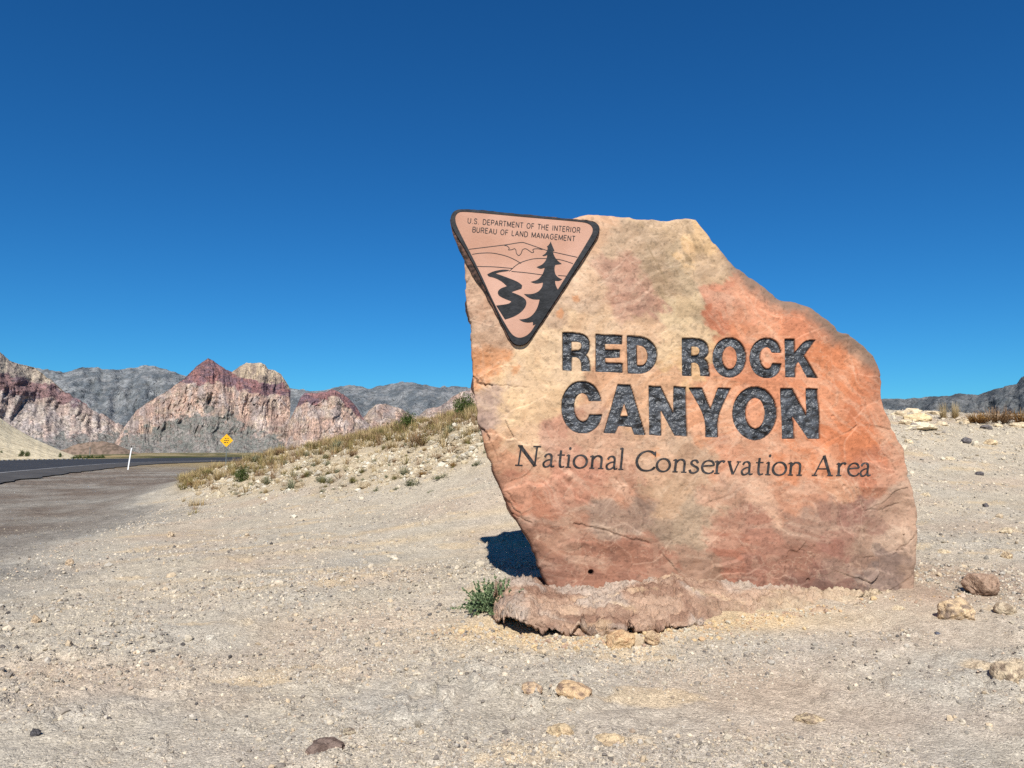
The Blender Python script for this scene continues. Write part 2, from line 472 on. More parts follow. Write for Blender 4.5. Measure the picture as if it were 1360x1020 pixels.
az = np.concatenate([np.linspace(-180, -45, 46)[:-1], np.linspace(-45, 45, 541), np.linspace(45, 180, 46)[1:]])
rr = np.concatenate([[0.02, 0.5, 1.0, 1.5], np.geomspace(1.9, 40, 400), np.geomspace(40.6, 320, 90), np.geomspace(340, 30000, 40)])
A, R = np.meshgrid(np.radians(az), rr)
GX, GY = R * np.sin(A), R * np.cos(A)
GZ = zground(GX, GY)
gcol = ground_color(GX, GY, GZ)
def micro(X, Y):
    """clods and crumbs of the bare dirt, centimetres high"""
    r = np.hypot(X, Y)
    det = (0.016 * fbm(X / 0.22, Y / 0.22, oct=3, seed=41) + 0.010 * ridged(X / 0.45, Y / 0.45, oct=4, seed=42) + 0.020 * np.maximum(0, fbm(X / 0.08, Y / 0.08, oct=2, seed=44) - 0.15))
    clod = smooth(0.30, 0.55, fbm(X / 0.14, Y / 0.14, oct=3, seed=46)) * smooth(0.0, 0.4, fbm(X / 1.3, Y / 1.1, oct=2, seed=47) + 0.15)
    w = 0.55 + 0.6 * smooth(-0.2, 0.5, fbm(X / 2.0, Y / 2.0, oct=2, seed=45))
    fg_ = np.exp(-(((X - 0.8) / 2.2) ** 2 + ((Y - 5.4) / 0.9) ** 2))
    return (det + (0.026 + 0.024 * fg_) * clod) * w * (1 - smooth(18, 45, r))
GZ2 = GZ + micro(GX, GY)
gv = np.stack([GX, GY, GZ2], -1).reshape(-1, 3)
gm = new_mesh('ground', gv, grid_faces(len(rr), len(az))[:, ::-1], gcol.reshape(-1, 3))
ground = tag(add_obj('ground', gm, M_GROUND), kind='structure')

# ------------------------------------------------------------------ road
def ribbon(o0, o1, lift, i0=0, i1=None, nc=5, wob=0.0, seed=0):
    idx = np.arange(len(RN))[i0:i1]
    offs = np.linspace(0, 1, nc)
    V = []
    for k in idx:
        e = wob * float(fbm(np.array([RN[k, 1] / 1.6]), np.array([0.3]), oct=3, seed=seed)[0])
        for q in offs:
            o = o0 + e * (1 - q) + (o1 - o0) * q
            p = RN[k] + RNORM[k] * o
            V.append((p[0], p[1], road_z(RN[k, 1], o) + lift))
    return np.array(V), grid_faces(len(idx), nc)
RN_fine = None
V, Fq = ribbon(0, 3.4, 0.0, nc=4, wob=0.35, seed=3)
tag(add_obj('road_shoulder', new_mesh('road_shoulder', V, Fq), M_SHOULDER), kind='structure')
V, Fq = ribbon(3.3, ROAD_W, 0.005, nc=5)
tag(add_obj('road', new_mesh('road', V, Fq), M_ASPHALT), kind='structure')
V, Fq = ribbon(3.34, 3.56, 0.011, nc=2)
tag(add_obj('road_edge_line', new_mesh('road_edge_line', V, Fq), M_LINE), kind='structure')
# ------------------------------------------------------------------ hills and mountains
def sheet(name, prof, R0, Rc, zfoot, colf, mat, nx=300, nv=90, back=None, gexp=1.0, flute=0.0, fl_scale=(90.0, 260.0), jag=0.0, seed=0, crest_n=0.0, steps=None, fgain=0.58):
    """A range: foot at distance R0, crest at Rc with the skyline prof (px,py), flutes cut into its face, then down behind."""
    px = np.array([p[0] for p in prof], float); py = np.array([p[1] for p in prof], float)
    xs = np.linspace(px[0], px[-1], nx)
    ys = np.interp(xs, px, py)
    u, dy_, dz_ = ray(xs, ys)
    dirx, diry = u / np.hypot(u, dy_), dy_ / np.hypot(u, dy_)
    wx = xs / 1360 * 40
    rc = Rc * (1 + crest_n * fbm(wx * 0.55, wx * 0 + 2, oct=3, seed=seed + 1))
    zc = CAMZ + dz_ / np.hypot(u, dy_) * rc
    pxm = rc * 1.0 / F
    zc = zc + jag * pxm * (fbm(wx * 6, wx * 0 + 9, oct=4, seed=seed + 2))
    zc = np.maximum(zc, zfoot + 0.5)
    v = np.linspace(0, 1, nv)[:, None]
    if steps is None:
        g = v ** gexp
    else:
        g = np.interp(v, steps[0], steps[1])
    Rm = R0 + (rc[None] - R0) * g
    Zm = zfoot + (zc[None] - zfoot) * v
    if flute:
        arc = np.radians(xs / F * 57.3)[None] * Rc
        wv = np.sin(np.clip(v, 0, 1) * math.pi) ** 0.5 * 0.9 + 0.1
        warp = 60 * fbm(arc / 300, Zm / 200, oct=3, seed=seed + 6)
        d = ridged((arc + warp) / fl_scale[0] / 2, Zm / fl_scale[1] / 2, oct=6, seed=seed + 3, gain=fgain) - 0.42
        d2 = fbm(arc / 420, Zm / 500, oct=3, seed=seed + 4) * 0.8 + 0.16 * np.floor(2.5 * fbm(arc / 90, Zm / 140, oct=2, seed=seed + 7)) / 2.5
        Rm = Rm - flute * (d + 1.3 * d2) * wv
        Zm = Zm + 0.10 * flute * fbm((arc + warp) / 60, Zm / 60, oct=3, seed=seed + 5) * wv * (v < 0.97)
    # back side
    nb = 14
    bt = np.linspace(0, 1, nb + 1)[1:, None]
    Rb = rc[None] + (back or (Rc - R0)) * bt
    Zb = zc[None] - (zc[None] - zfoot) * smooth(0, 1, bt)
    Rall = np.vstack([Rm, Rb]); Zall = np.vstack([Zm, Zb])
    X = Rall * dirx[None]; Y = Rall * diry[None]
    PX = np.broadcast_to(xs, Zall.shape)
    # picture row the vertex had before relief: strata height in metres along the face
    pyv = 510 - F * np.tan(np.arctan2(Zall - CAMZ, np.broadcast_to(rc, Zall.shape)) - PITCH)
    c = colf(PX, pyv, X, Y, Zall, np.vstack([v * np.ones_like(xs), 1 - bt * np.ones_like(xs)]))
    Vv = np.stack([X, Y, Zall], -1).reshape(-1, 3)
    me = new_mesh(name, Vv, grid_faces(nv + nb, nx), np.clip(c, 0.01, 0.85).reshape(-1, 3))
    return tag(add_obj(name, me, mat), kind='structure')

PK = 0.80
S_CREAM = lin((206, 186, 162)) * PK
S_PINK = lin((210, 178, 158)) * PK
S_PALE = lin((208, 190, 178)) * PK
S_RED = lin((150, 112, 110)) * PK
S_PURP = lin((128, 104, 110)) * PK
S_LIME = lin((150, 152, 152)) * PK
S_LIMED = lin((110, 116, 120)) * PK
S_VEG = lin((130, 130, 122)) * PK
S_TAL = lin((160, 152, 144)) * PK

def common(PX, PY, seed):
    w = 6.0 * fbm(PX / 14, PY / 9, oct=5, seed=seed, gain=0.6)
    fl = ridged(PX / 7, PY / 26, oct=4, seed=seed + 2) - 0.4
    sp = fbm(PX / 1.8, PY / 1.8, oct=3, seed=seed + 3)
    return w, fl, sp
def col_lime(PX, PY, X, Y, Z, v):
    w, fl, sp = common(PX, PY, 100)
    n = fbm(PX / 14 + PY / 14, PY / 8, oct=5, seed=104)
    c = mixc(np.broadcast_to(S_LIMED, PX.shape + (3,)), S_LIME, smooth(-0.35, 0.45, n + 0.5 * sp))
    c = mixc(c, lin((150, 148, 146)) * PK, smooth(0.35, 0.7, fbm(PX / 5, PY / 2.2 + PX / 20, oct=4, seed=106)) * 0.6)
    st = fbm(PX / 40 + 5, (PY - 0.10 * PX + 0.4 * w) / 1.6, oct=3, seed=108)
    c = c * (1 + 0.16 * st)[..., None]
    c = mixc(c, lin((74, 80, 80)) * PK, smooth(0.3, 0.5, sp) * 0.5)
    return c
def sandstone(PX, PY, red, top, tal, seed):
    """red: rows of the red band (top,bottom) ; top: is there cream above ; tal: row where talus starts (functions of PX)"""
    w, fl, sp = common(PX, PY, seed)
    a, b = red
    c = mixc(np.broadcast_to(S_PINK, PX.shape + (3,)), S_PALE, smooth(-0.3, 0.4, fbm(PX / 9, PY / 12, oct=4, seed=seed + 8)))
    c = mixc(c, S_CREAM, smooth(0.1, 0.5, fbm(PX / 14, PY / 7, oct=3, seed=seed + 9)) * 0.6)
    # dark varnish streaks and shrubs in the cracks
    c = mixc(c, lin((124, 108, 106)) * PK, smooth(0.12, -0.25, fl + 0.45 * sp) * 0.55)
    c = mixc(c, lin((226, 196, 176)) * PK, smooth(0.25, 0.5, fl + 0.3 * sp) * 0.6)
    rc_ = mixc(np.broadcast_to(S_RED, PX.shape + (3,)), S_PURP, smooth(-0.25, 0.35, fbm(PX / 10, PY / 8, oct=4, seed=seed + 10)))
    rc_ = mixc(rc_, lin((176, 130, 120)) * PK, smooth(0.35, 0.65, fbm(PX / 6, PY / 2.0, oct=4, seed=seed + 11)) * 0.55)
    strata = fbm(PX / 45 + 3, (PY + 0.06 * PX + 0.35 * w) / 1.3, oct=3, seed=seed + 20)
    c = c * (1 + 0.16 * strata)[..., None]; rc_ = rc_ * (1 + 0.20 * strata)[..., None]
    wr = smooth(-1.2, 1.2, PY + w - a) * (1 - smooth(-1.2, 1.2, PY + w - b))
    c = mixc(c, rc_, wr)
    up = 1 - smooth(-1.2, 1.2, PY + w - a)
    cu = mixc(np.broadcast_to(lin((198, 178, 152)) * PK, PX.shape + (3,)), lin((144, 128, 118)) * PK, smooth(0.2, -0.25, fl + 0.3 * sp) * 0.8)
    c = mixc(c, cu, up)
    wt = smooth(-2.5, 2.5, PY + 2.2 * w - tal)
    ct = mixc(np.broadcast_to(S_VEG, PX.shape + (3,)), S_TAL, smooth(-0.3, 0.4, sp + 0.6 * fbm(PX / 11, PY / 5, oct=3, seed=seed + 12)))
    ct = mixc(ct, lin((150, 132, 122)) * PK, smooth(0.3, 0.7, fbm(PX / 4, PY / 3, oct=3, seed=seed + 13)) * 0.6)
    c = mixc(c, ct, wt)
    c = mixc(c, lin((66, 70, 64)) * PK, smooth(0.36, 0.55, sp + 0.2 * fl) * 0.5 * (1 - 0.7 * up))
    return c

sheet('grey_ridge', [(-420, 470), (-200, 474), (0, 482), (40, 487), (60, 490), (85, 495), (110, 488), (135, 489), (155, 492), (178, 488), (195, 485), (206, 487), (222, 492), (245, 498), (270, 502), (330, 512), (390, 516), (420, 519), (440, 516), (465, 512), (480, 514), (490, 516), (505, 513), (520, 509), (545, 507), (565, 511), (580, 514), (600, 513), (615, 515), (640, 513), (680, 510), (760, 514), (860, 520), (1000, 545), (1100, 560)],
      5600, 8200, -30, col_lime, M_ROCKFAR, nx=520, nv=90, gexp=1.0, flute=260, fl_scale=(240, 330), fgain=0.58, jag=1.6, seed=50, crest_n=0.03)
def colB(PX, PY, X, Y, Z, v):
    a = np.interp(PX, [-400, 0, 60, 110, 150, 180], [512, 515, 520, 532, 548, 560]); b = np.interp(PX, [-400, 0, 60, 110, 150, 180], [534, 534, 540, 546, 556, 566])
    t = np.interp(PX, [-400, 0, 60, 120, 180], [588, 584, 584, 582, 580])
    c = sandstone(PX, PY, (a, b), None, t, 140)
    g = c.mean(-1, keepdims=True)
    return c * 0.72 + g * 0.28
sheet('sandstone_escarpment', [(-420, 440), (-250, 448), (-120, 452), (-30, 462), (0, 467), (6, 473), (12, 480), (26, 485), (34, 484), (46, 488), (52, 492), (60, 500), (78, 512), (88, 522), (100, 527), (112, 536), (122, 543), (135, 550), (150, 558), (163, 566), (176, 580), (188, 593), (196, 604)],
      5000, 5900, -28, colB, M_ROCKFAR, nx=380, nv=120, flute=85, fl_scale=(50, 120), jag=1.6, seed=60, steps=([0, .2, .45, .6, .8, 1], [0, .42, .66, .82, .9, 1]), crest_n=0.015)
def colC(PX, PY, X, Y, Z, v):
    a = np.interp(PX, [150, 235, 262, 275, 290, 312, 330, 385, 400], [530, 500, 484, 481, 485, 502, 512, 518, 520]); b = np.interp(PX, [150, 215, 240, 285, 320, 345, 390], [528, 519, 517, 517, 524, 530, 528])
    t = np.interp(PX, [150, 190, 240, 262, 275, 290, 320, 345, 400], [592, 576, 562, 552, 550, 554, 566, 578, 586])
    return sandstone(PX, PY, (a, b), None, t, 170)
sheet('red_peak', [(146, 604), (152, 590), (160, 575), (170, 560), (182, 545), (196, 535), (212, 524), (222, 519), (232, 512), (244, 503), (254, 493), (264, 484), (271, 479), (276, 476), (282, 479), (288, 483), (298, 489), (308, 494), (312, 491), (320, 486), (327, 482), (336, 482), (345, 481), (352, 484), (356, 490), (366, 492), (373, 496), (378, 504), (384, 513), (388, 525), (389, 545), (387, 570), (386, 604)],
      4600, 5500, -28, colC, M_ROCKFAR, nx=420, nv=150, flute=90, fl_scale=(42, 140), jag=0.9, seed=70, steps=([0, .2, .38, .42, .62, .66, 1], [0, .40, .58, .60, .68, .78, 1]), crest_n=0.012)
def colD(PX, PY, X, Y, Z, v):
    a = np.interp(PX, [370, 500], [500, 500]); b = np.interp(PX, [370, 395, 420, 440, 452, 465, 480, 500], [545, 543, 541, 533, 534, 545, 556, 566])
    t = PX * 0 + 612
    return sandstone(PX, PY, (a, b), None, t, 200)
sheet('pink_dome', [(370, 604), (374, 590), (378, 572), (386, 556), (394, 540), (399, 528), (406, 521), (418, 522), (432, 521), (440, 517), (448, 519), (456, 524), (466, 532), (474, 542), (481, 554), (492, 566), (505, 580), (520, 604)],
      4500, 5200, -28, colD, M_ROCKFAR, nx=260, nv=110, flute=110, fl_scale=(48, 200), jag=1.0, seed=80, crest_n=0.012, steps=([0, .3, .6, 1], [0, .45, .7, 1]))
def colE(PX, PY, X, Y, Z, v):
    c = sandstone(PX, PY, (PX * 0 + 300, PX * 0 + 301), None, PX * 0 + 620, 230)
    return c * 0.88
sheet('pink_ridge', [(462, 604), (472, 582), (482, 556), (490, 545), (500, 537), (512, 536), (522, 540), (534, 543), (545, 550), (556, 552), (566, 543), (576, 541), (584, 540), (594, 533), (602, 526), (612, 521), (626, 517), (640, 516), (660, 510), (700, 506), (760, 512), (800, 525), (860, 560), (880, 604)],
      5000, 5900, -28, colE, M_ROCKFAR, nx=300, nv=100, flute=110, fl_scale=(60, 170), jag=1.0, seed=90, crest_n=0.012, steps=([0, .3, .6, 1], [0, .45, .7, 1]))
sheet('grey_range', [(880, 604), (960, 575), (1040, 545), (1120, 532), (1172, 530), (1200, 529), (1225, 528), (1245, 526), (1262, 525), (1276, 522), (1288, 524), (1300, 524), (1320, 518), (1332, 514), (1338, 512), (1350, 511), (1356, 501), (1368, 494), (1390, 488), (1420, 492), (1480, 478), (1560, 482), (1660, 478), (1800, 500)],
      5200, 6800, -30, lambda PX, PY, X, Y, Z, v: col_lime(PX, PY, X, Y, Z, v) * 0.66, M_ROCKFAR, nx=420, nv=80, flute=220, fl_scale=(220, 300), fgain=0.55, jag=1.0, seed=110, crest_n=0.02)
def colG(PX, PY, X, Y, Z, v):
    n = fbm(PX / 3, PY / 1.5, oct=4, seed=260)
    return mixc(np.broadcast_to(lin((164, 140, 120)) * 0.7, PX.shape + (3,)), lin((130, 112, 94)) * 0.7, smooth(-0.3, 0.3, n))
sheet('brown_hill', [(40, 606), (70, 601), (90, 595), (104, 589), (120, 587), (136, 586), (148, 588), (160, 593), (172, 598), (190, 603), (205, 606)],
      900, 1250, -7, colG, M_HILL, nx=120, nv=40, flute=9, fl_scale=(20, 60), jag=0.5, seed=120)
def colL(PX, PY, X, Y, Z, v):
    n = fbm(X / 3.0, Y / 3.0, oct=4, seed=270)
    c = mixc(np.broadcast_to(lin((236, 218, 182)) * 0.8, PX.shape + (3,)), lin((216, 198, 164)) * 0.8, smooth(-0.2, 0.4, n))
    return mixc(c, lin((140, 132, 104)) * 0.75, smooth(0.35, 0.6, fbm(X / 0.8, Y / 0.8, oct=3, seed=272)) * 0.6)
LEFT_HILL = [(-700, 380), (-420, 400), (-250, 440), (-120, 492), (-40, 535), (0, 555), (14, 565), (30, 574), (48, 584), (62, 590), (80, 598), (92, 602.5), (104, 607.5), (116, 612), (135, 618)]
left_hill = sheet('pale_hill', LEFT_HILL, 106, 190, -1.6, colL, M_HILL, nx=260, nv=120, flute=2.4, fl_scale=(9, 30), jag=0.4, seed=130, gexp=0.9)

# ------------------------------------------------------------------ the sign boulder
D = 7.5                                   # depth of the boulder's face
def face(x, y):                            # picture point -> (X, Z) on the face plane
    X, _, Z = at(np.asarray(x, float), np.asarray(y, float), D)
    return np.stack([X, Z], -1)

def densify(P, step):
    P = np.asarray(P, float); out = []
    for a, b in zip(P, np.roll(P, -1, 0)):
        n = max(1, int(np.linalg.norm(b - a) / step))
        for k in range(n): out.append(a + (b - a) * k / n)
    return np.array(out)

def soften(P, it=2, limit=55):
    """corner-cut only the shallow bends, so that real corners stay sharp"""
    P = np.asarray(P, float)
    for _ in range(it):
        n = len(P); out = []
        for i in range(n):
            a, b, c = P[i - 1], P[i], P[(i + 1) % n]
            u, w = b - a, c - b
            ang = abs(math.degrees(math.atan2(u[0] * w[1] - u[1] * w[0], u @ w)))
            if ang > limit: out.append(b)
            else: out += [b * 0.75 + a * 0.25, b * 0.75 + c * 0.25]
        P = np.array(out)
    return P

def sdf_poly(P, loops, want_near=False):
    """signed distance, positive inside (even-odd)"""
    best = np.full(len(P), 1e9); near = np.zeros_like(P); inside = np.zeros(len(P), bool)
    for L in loops:
        for a, b in zip(L, np.roll(L, -1, 0)):
            e = b - a; ee = e @ e
            if ee < 1e-14: continue
            t = np.clip(((P - a) @ e) / ee, 0, 1)
            q = a + t[:, None] * e
            d = ((P - q) ** 2).sum(1)
            m = d < best
            best[m] = d[m]
            if want_near: near[m] = q[m]
            cond = ((a[1] > P[:, 1]) != (b[1] > P[:, 1]))
            if a[1] != b[1]:
                xi = (b[0] - a[0]) * (P[:, 1] - a[1]) / (b[1] - a[1]) + a[0]
                inside ^= cond & (P[:, 0] < xi)
    s = np.sqrt(best) * np.where(inside, 1, -1)
    return (s, near) if want_near else s

def fill_grid(loops, cell):
    """quads that fill a polygon, rim snapped to its outline -> points, faces, sdf"""
    lo = np.min([l.min(0) for l in loops], 0) - cell * 2; hi = np.max([l.max(0) for l in loops], 0) + cell * 2
    nx = int((hi[0] - lo[0]) / cell) + 1; nz = int((hi[1] - lo[1]) / cell) + 1
    gx, gz = np.meshgrid(lo[0] + np.arange(nx) * cell, lo[1] + np.arange(nz) * cell)
    P = np.stack([gx.ravel(), gz.ravel()], 1)
    s, near = [], []
    for ch in np.array_split(P, max(1, len(P) // 40000)):
        a, b = sdf_poly(ch, loops, True); s.append(a); near.append(b)
    s = np.concatenate(s); near = np.vstack(near)
    keep = s > -0.72 * cell
    Fq = grid_faces(nz, nx)
    Fq = Fq[keep[Fq].all(1)]
    snap = s < 0.28 * cell
    P[snap] = near[snap]; s = np.where(snap, 0.0, s)
    used = np.unique(Fq)
    remap = np.full(len(P), -1); remap[used] = np.arange(len(used))
    return P[used], remap[Fq], s[used]

OUT = [(735, 786), (724, 779), (714, 752), (701, 716), (686, 692), (673, 670), (661, 642), (649, 614), (643, 592), (639, 572), (635, 558), (631, 536), (628, 508), (627, 470), (624, 430), (620, 395), (617, 362), (618, 338), (640, 312), (690, 300), (757, 290), (776, 284), (802, 284), (830, 287), (860, 290), (884, 294), (905, 290), (925, 291), (933, 302), (947, 318), (965, 339), (985, 359), (1005, 373), (1030, 391), (1041, 398), (1056, 399), (1070, 404), (1085, 413), (1098, 424), (1106, 432), (1111, 440), (1128, 444), (1141, 451), (1155, 466), (1167, 480), (1174, 497), (1172, 520), (1175, 540), (1185, 561), (1195, 584), (1205, 594), (1209, 625), (1216, 655), (1219, 690), (1220, 730), (1219, 760), (1218, 776), (1216, 830), (1100, 835), (900, 838), (752, 838)]
outl = densify(soften(face([p[0] for p in OUT], [p[1] for p in OUT]), 1, 40), 0.028)
# nibble the outline
tt = np.arange(len(outl)) * 0.02
cen = outl.mean(0)
nrm = outl - cen; nrm /= np.linalg.norm(nrm, axis=1)[:, None]
outl = outl + nrm * (0.006 + 0.011 * fbm(outl[:, 0] * 6, outl[:, 1] * 6, oct=4, seed=300, gain=0.6) - 0.012 * smooth(0.3, 0.45, fbm(outl[:, 0] * 9, outl[:, 1] * 9, oct=2, seed=301)))[:, None]
CELL = 0.0077
BP, BF, BS = fill_grid([outl], CELL)
BX, BZ = BP[:, 0], BP[:, 1]
bpx, bpy_ = to_px(BX, BX * 0 + D, BZ)

def relief(X, Z):
    """depth of the face behind its plane, without the rim"""
    w = 0.35 * fbm(X * 0.9, Z * 0.9, oct=3, seed=310)
    y = 0.030 * fbm(X * 0.8, Z * 0.9, oct=3, seed=311) + 0.010 * fbm(X * 4, Z * 4, oct=4, seed=312)
    # thin layers broken off along curving steps
    s = (X * 0.25 - Z * 0.9 + w) * 2.0 + 0.25 * fbm(X * 2.5, Z * 2.5, oct=3, seed=313)
    st = s - np.floor(s)
    m = smooth(0.1, 0.45, fbm(X * 0.8 + 5, Z * 0.8, oct=3, seed=314) - 0.35 * (Z - 0.9))
    y += -0.030 * smooth(0.0, 0.06, st) * (1 - st) * m
    y += 0.005 * ridged(X * 5, Z * 7, oct=3, seed=315)
    fx = fbm(X * 1.7 + 4, Z * 1.3, oct=2, seed=316)
    y += 0.045 * np.abs(fx) * smooth(3.2, 3.7, X + 0.25 * (2.2 - Z))
    y += 0.018 * np.abs(fbm(X * 1.6, Z * 2.2, oct=3, seed=317)) * smooth(1.5, 0.7, Z)
    # flakes: level or gently tilted planes with crisp borders, bolder towards the right-hand edge and low on the left
    wx_ = X * 2.1 + 0.35 * fbm(X * 2, Z * 2, oct=3, seed=318); wz_ = Z * 2.6 + 0.35 * fbm(X * 2, Z * 2, oct=3, seed=319)
    f1, f2, ox, oy, idr = worley(wx_, wz_, None, 700)
    amt = 0.16 + 0.9 * smooth(3.25, 3.75, X + 0.22 * (2.2 - Z)) + 0.5 * smooth(1.0, 0.5, Z) + 0.5 * smooth(0.35, -0.05, X)
    y += amt * (0.012 * idr + 0.045 * (ox * (idr - 0.5) + oy * (((idr * 7.3) % 1) - 0.5)))
    x_, y_ = to_px(X, X * 0 + D, Z)
    m_ = smooth(40, -10, y_ - 280 - 178 * (1 - np.abs(x_ - 695) / 125))
    return y * (1 - m_) + 0.012 * m_
rel = relief(BX, BZ)
rimR = 0.055 + 0.10 * fbm(BX * 2.2, BZ * 2.2, oct=3, seed=320)
rimR = np.clip(rimR, 0.012, 0.15)
k = np.clip(BS / rimR, 0, 1)
rim = (1 - np.sqrt(np.clip(1 - (1 - k) ** 2, 0, 1))) * rimR * 0.55
BY = D + rel + rim

# ---- colours of the stone: (px, py, radius, rgb)
BL = [(640, 400, 40, (200, 160, 130)), (640, 480, 30, (214, 150, 104)), (650, 450, 34, (206, 166, 134)), (720, 480, 40, (233, 197, 156)), (690, 520, 40, (232, 194, 150)), (664, 545, 26, (190, 158, 138)), (760, 380, 34, (216, 180, 146)),
      (800, 300, 30, (216, 172, 136)), (830, 330, 34, (202, 170, 138)), (880, 300, 30, (210, 176, 138)), (870, 350, 34, (182, 152, 120)), (905, 345, 24, (196, 168, 134)), (930, 312, 26, (226, 186, 138)), (945, 345, 20, (206, 172, 136)), (890, 400, 24, (216, 186, 146)), (898, 440, 26, (230, 194, 150)),
      (830, 400, 34, (196, 150, 124)), (790, 430, 30, (218, 180, 142)), (850, 440, 26, (220, 178, 140)), (800, 370, 26, (196, 152, 126)),
      (950, 385, 22, (212, 146, 114)), (942, 415, 22, (210, 136, 102)), (1000, 390, 34, (224, 156, 120)), (1050, 425, 34, (220, 144, 106)), (1090, 440, 24, (206, 140, 106)), (1130, 470, 26, (186, 138, 108)), (1020, 370, 14, (176, 148, 122)), (1060, 405, 12, (190, 150, 122)),
      (1020, 480, 50, (224, 150, 110)), (1110, 510, 40, (218, 140, 98)), (1150, 520, 34, (208, 132, 94)), (1130, 570, 40, (218, 138, 96)), (1180, 600, 26, (204, 134, 100)), (960, 480, 26, (226, 158, 118)), (920, 470, 22, (224, 180, 132)),
      (820, 500, 40, (224, 172, 132)), (870, 540, 36, (220, 170, 130)), (950, 545, 34, (222, 160, 120)), (1000, 550, 30, (222, 150, 110)), (730, 545, 26, (232, 192, 148)), (700, 590, 30, (228, 186, 146)), (745, 575, 24, (202, 150, 122)), (800, 590, 30, (212, 166, 134)), (690, 625, 24, (214, 158, 122)), (655, 590, 22, (208, 156, 120)),
      (860, 605, 34, (206, 162, 128)), (920, 590, 30, (196, 158, 126)), (960, 600, 24, (212, 152, 118)), (1010, 600, 30, (212, 156, 122)), (1070, 600, 34, (216, 144, 104)), (1140, 620, 34, (200, 132, 100)),
      (820, 650, 34, (198, 148, 118)), (760, 650, 34, (196, 140, 112)), (700, 670, 34, (196, 136, 106)), (720, 640, 20, (212, 164, 130)), (880, 660, 34, (196, 158, 124)), (930, 690, 36, (196, 162, 128)), (880, 700, 26, (178, 144, 114)), (810, 690, 24, (178, 140, 114)), (850, 685, 20, (180, 142, 116)),
      (750, 720, 34, (192, 134, 102)), (790, 750, 34, (186, 126, 96)), (860, 740, 32, (188, 128, 98)), (920, 745, 26, (184, 140, 110)), (740, 765, 24, (184, 128, 100)), (700, 705, 16, (196, 142, 112)),
      (970, 650, 30, (206, 160, 130)), (1010, 650, 34, (218, 172, 140)), (960, 700, 24, (206, 146, 114)), (965, 735, 26, (196, 128, 98)), (1005, 720, 30, (202, 138, 108)), (1060, 650, 30, (204, 148, 116)), (1060, 690, 28, (188, 138, 110)), (1040, 740, 28, (190, 132, 104)), (1000, 765, 24, (180, 122, 96)),
      (1100, 680, 28, (184, 132, 106)), (1130, 690, 26, (174, 122, 100)), (1110, 640, 26, (206, 152, 118)), (1160, 650, 28, (196, 138, 108)), (1160, 690, 26, (180, 132, 108)), (1110, 730, 28, (180, 122, 98)), (1150, 735, 26, (184, 140, 112)), (1195, 680, 22, (196, 150, 120)), (1205, 730, 18, (206, 166, 136)), (1180, 765, 24, (168, 136, 116)), (1110, 768, 24, (160, 116, 96)), (1060, 765, 20, (164, 114, 92))]
def rot(x, y, deg): 
    c_, s_ = math.cos(math.radians(deg)), math.sin(math.radians(deg))
    return x * c_ + y * s_, -x * s_ + y * c_
def blob_color(x, y):
    u1, v1 = rot(x, y, 38)
    wx = 24 * fbm(x / 70, y / 70, oct=4, seed=330, gain=0.6) + 12 * fbm(u1 / 46, v1 / 13, oct=6, seed=332, gain=0.68)
    wy = 24 * fbm(x / 70, y / 70, oct=4, seed=331, gain=0.6) + 12 * fbm(u1 / 46, v1 / 13, oct=6, seed=333, gain=0.68)
    X2, Y2 = x + wx, y + wy
    num = np.zeros((len(x), 3)); den = np.zeros(len(x)) + 1e-9
    for bx_, by_, r_, c_ in BL:
        c_ = np.array(c_, float)
        if by_ > 675: c_ = (c_ * 0.86 + c_.mean() * 0.14) * 0.96
        w = np.exp(-0.5 * (((X2 - bx_) ** 2 + (Y2 - by_) ** 2) / (0.62 * r_) ** 2)) + 1e-7
        w = w ** 3.0
        num += w[:, None] * lin(c_); den += w
    return num / den[:, None]
bc = blob_color(bpx, bpy_)
ramp_lo = smooth(640, 720, bpy_)                     # layering turns level low on the slab
uA, vA = rot(bpx, bpy_, 40); uB, vB = rot(bpx, bpy_, -28); uC, vC = rot(bpx, bpy_, 6)
swx = 14 * fbm(bpx / 55, bpy_ / 55, oct=3, seed=334)
nA = fbm((uA + swx) / 52, (vA + swx) / 9, oct=5, seed=340, gain=0.62)
nB = fbm((uB - swx) / 46, (vB + swx) / 10, oct=5, seed=341, gain=0.62)
nC = fbm((uC + swx) / 60, (vC + 0.3 * swx) / 14, oct=5, seed=335, gain=0.62)
mAB = smooth(-0.25, 0.25, fbm(bpx / 120, bpy_ / 110, oct=2, seed=336))
st_ = (nA * mAB + nB * (1 - mAB)) * (1 - ramp_lo) + nC * ramp_lo
bc = mixc(bc, bc * 0.78 + lin((118, 90, 72)) * 0.06, smooth(0.05, 0.45, st_) * 0.62)
bc = mixc(bc, bc * 0.62 + lin((246, 216, 184)) * 0.38, smooth(-0.08, -0.55, st_) * 0.5)
# smoky grey-brown clouds and cream clouds with crisp edges where thin skins have flaked
ck = fbm(bpx / 30 + swx / 30, bpy_ / 24, oct=5, seed=337, gain=0.6)
bc = mixc(bc, bc * np.array((0.80, 0.80, 0.82)), smooth(0.20, 0.34, ck) * 0.6)
cf = fbm(bpx / 44, bpy_ / 34 + swx / 30, oct=5, seed=338, gain=0.58)
bc = mixc(bc, bc * 0.72 + lin((240, 206, 172)) * 0.28, smooth(0.24, 0.32, cf) * 0.40)
bc = mixc(bc, bc * np.array((0.90, 0.84, 0.80)), smooth(-0.28, -0.38, cf) * 0.45)
f1, f2, ox, oy, idr = worley(BX * 2.1 + 0.35 * fbm(BX * 2, BZ * 2, oct=3, seed=318), BZ * 2.6 + 0.35 * fbm(BX * 2, BZ * 2, oct=3, seed=319), None, 700)
bc = bc * (0.93 + 0.13 * idr)[:, None]
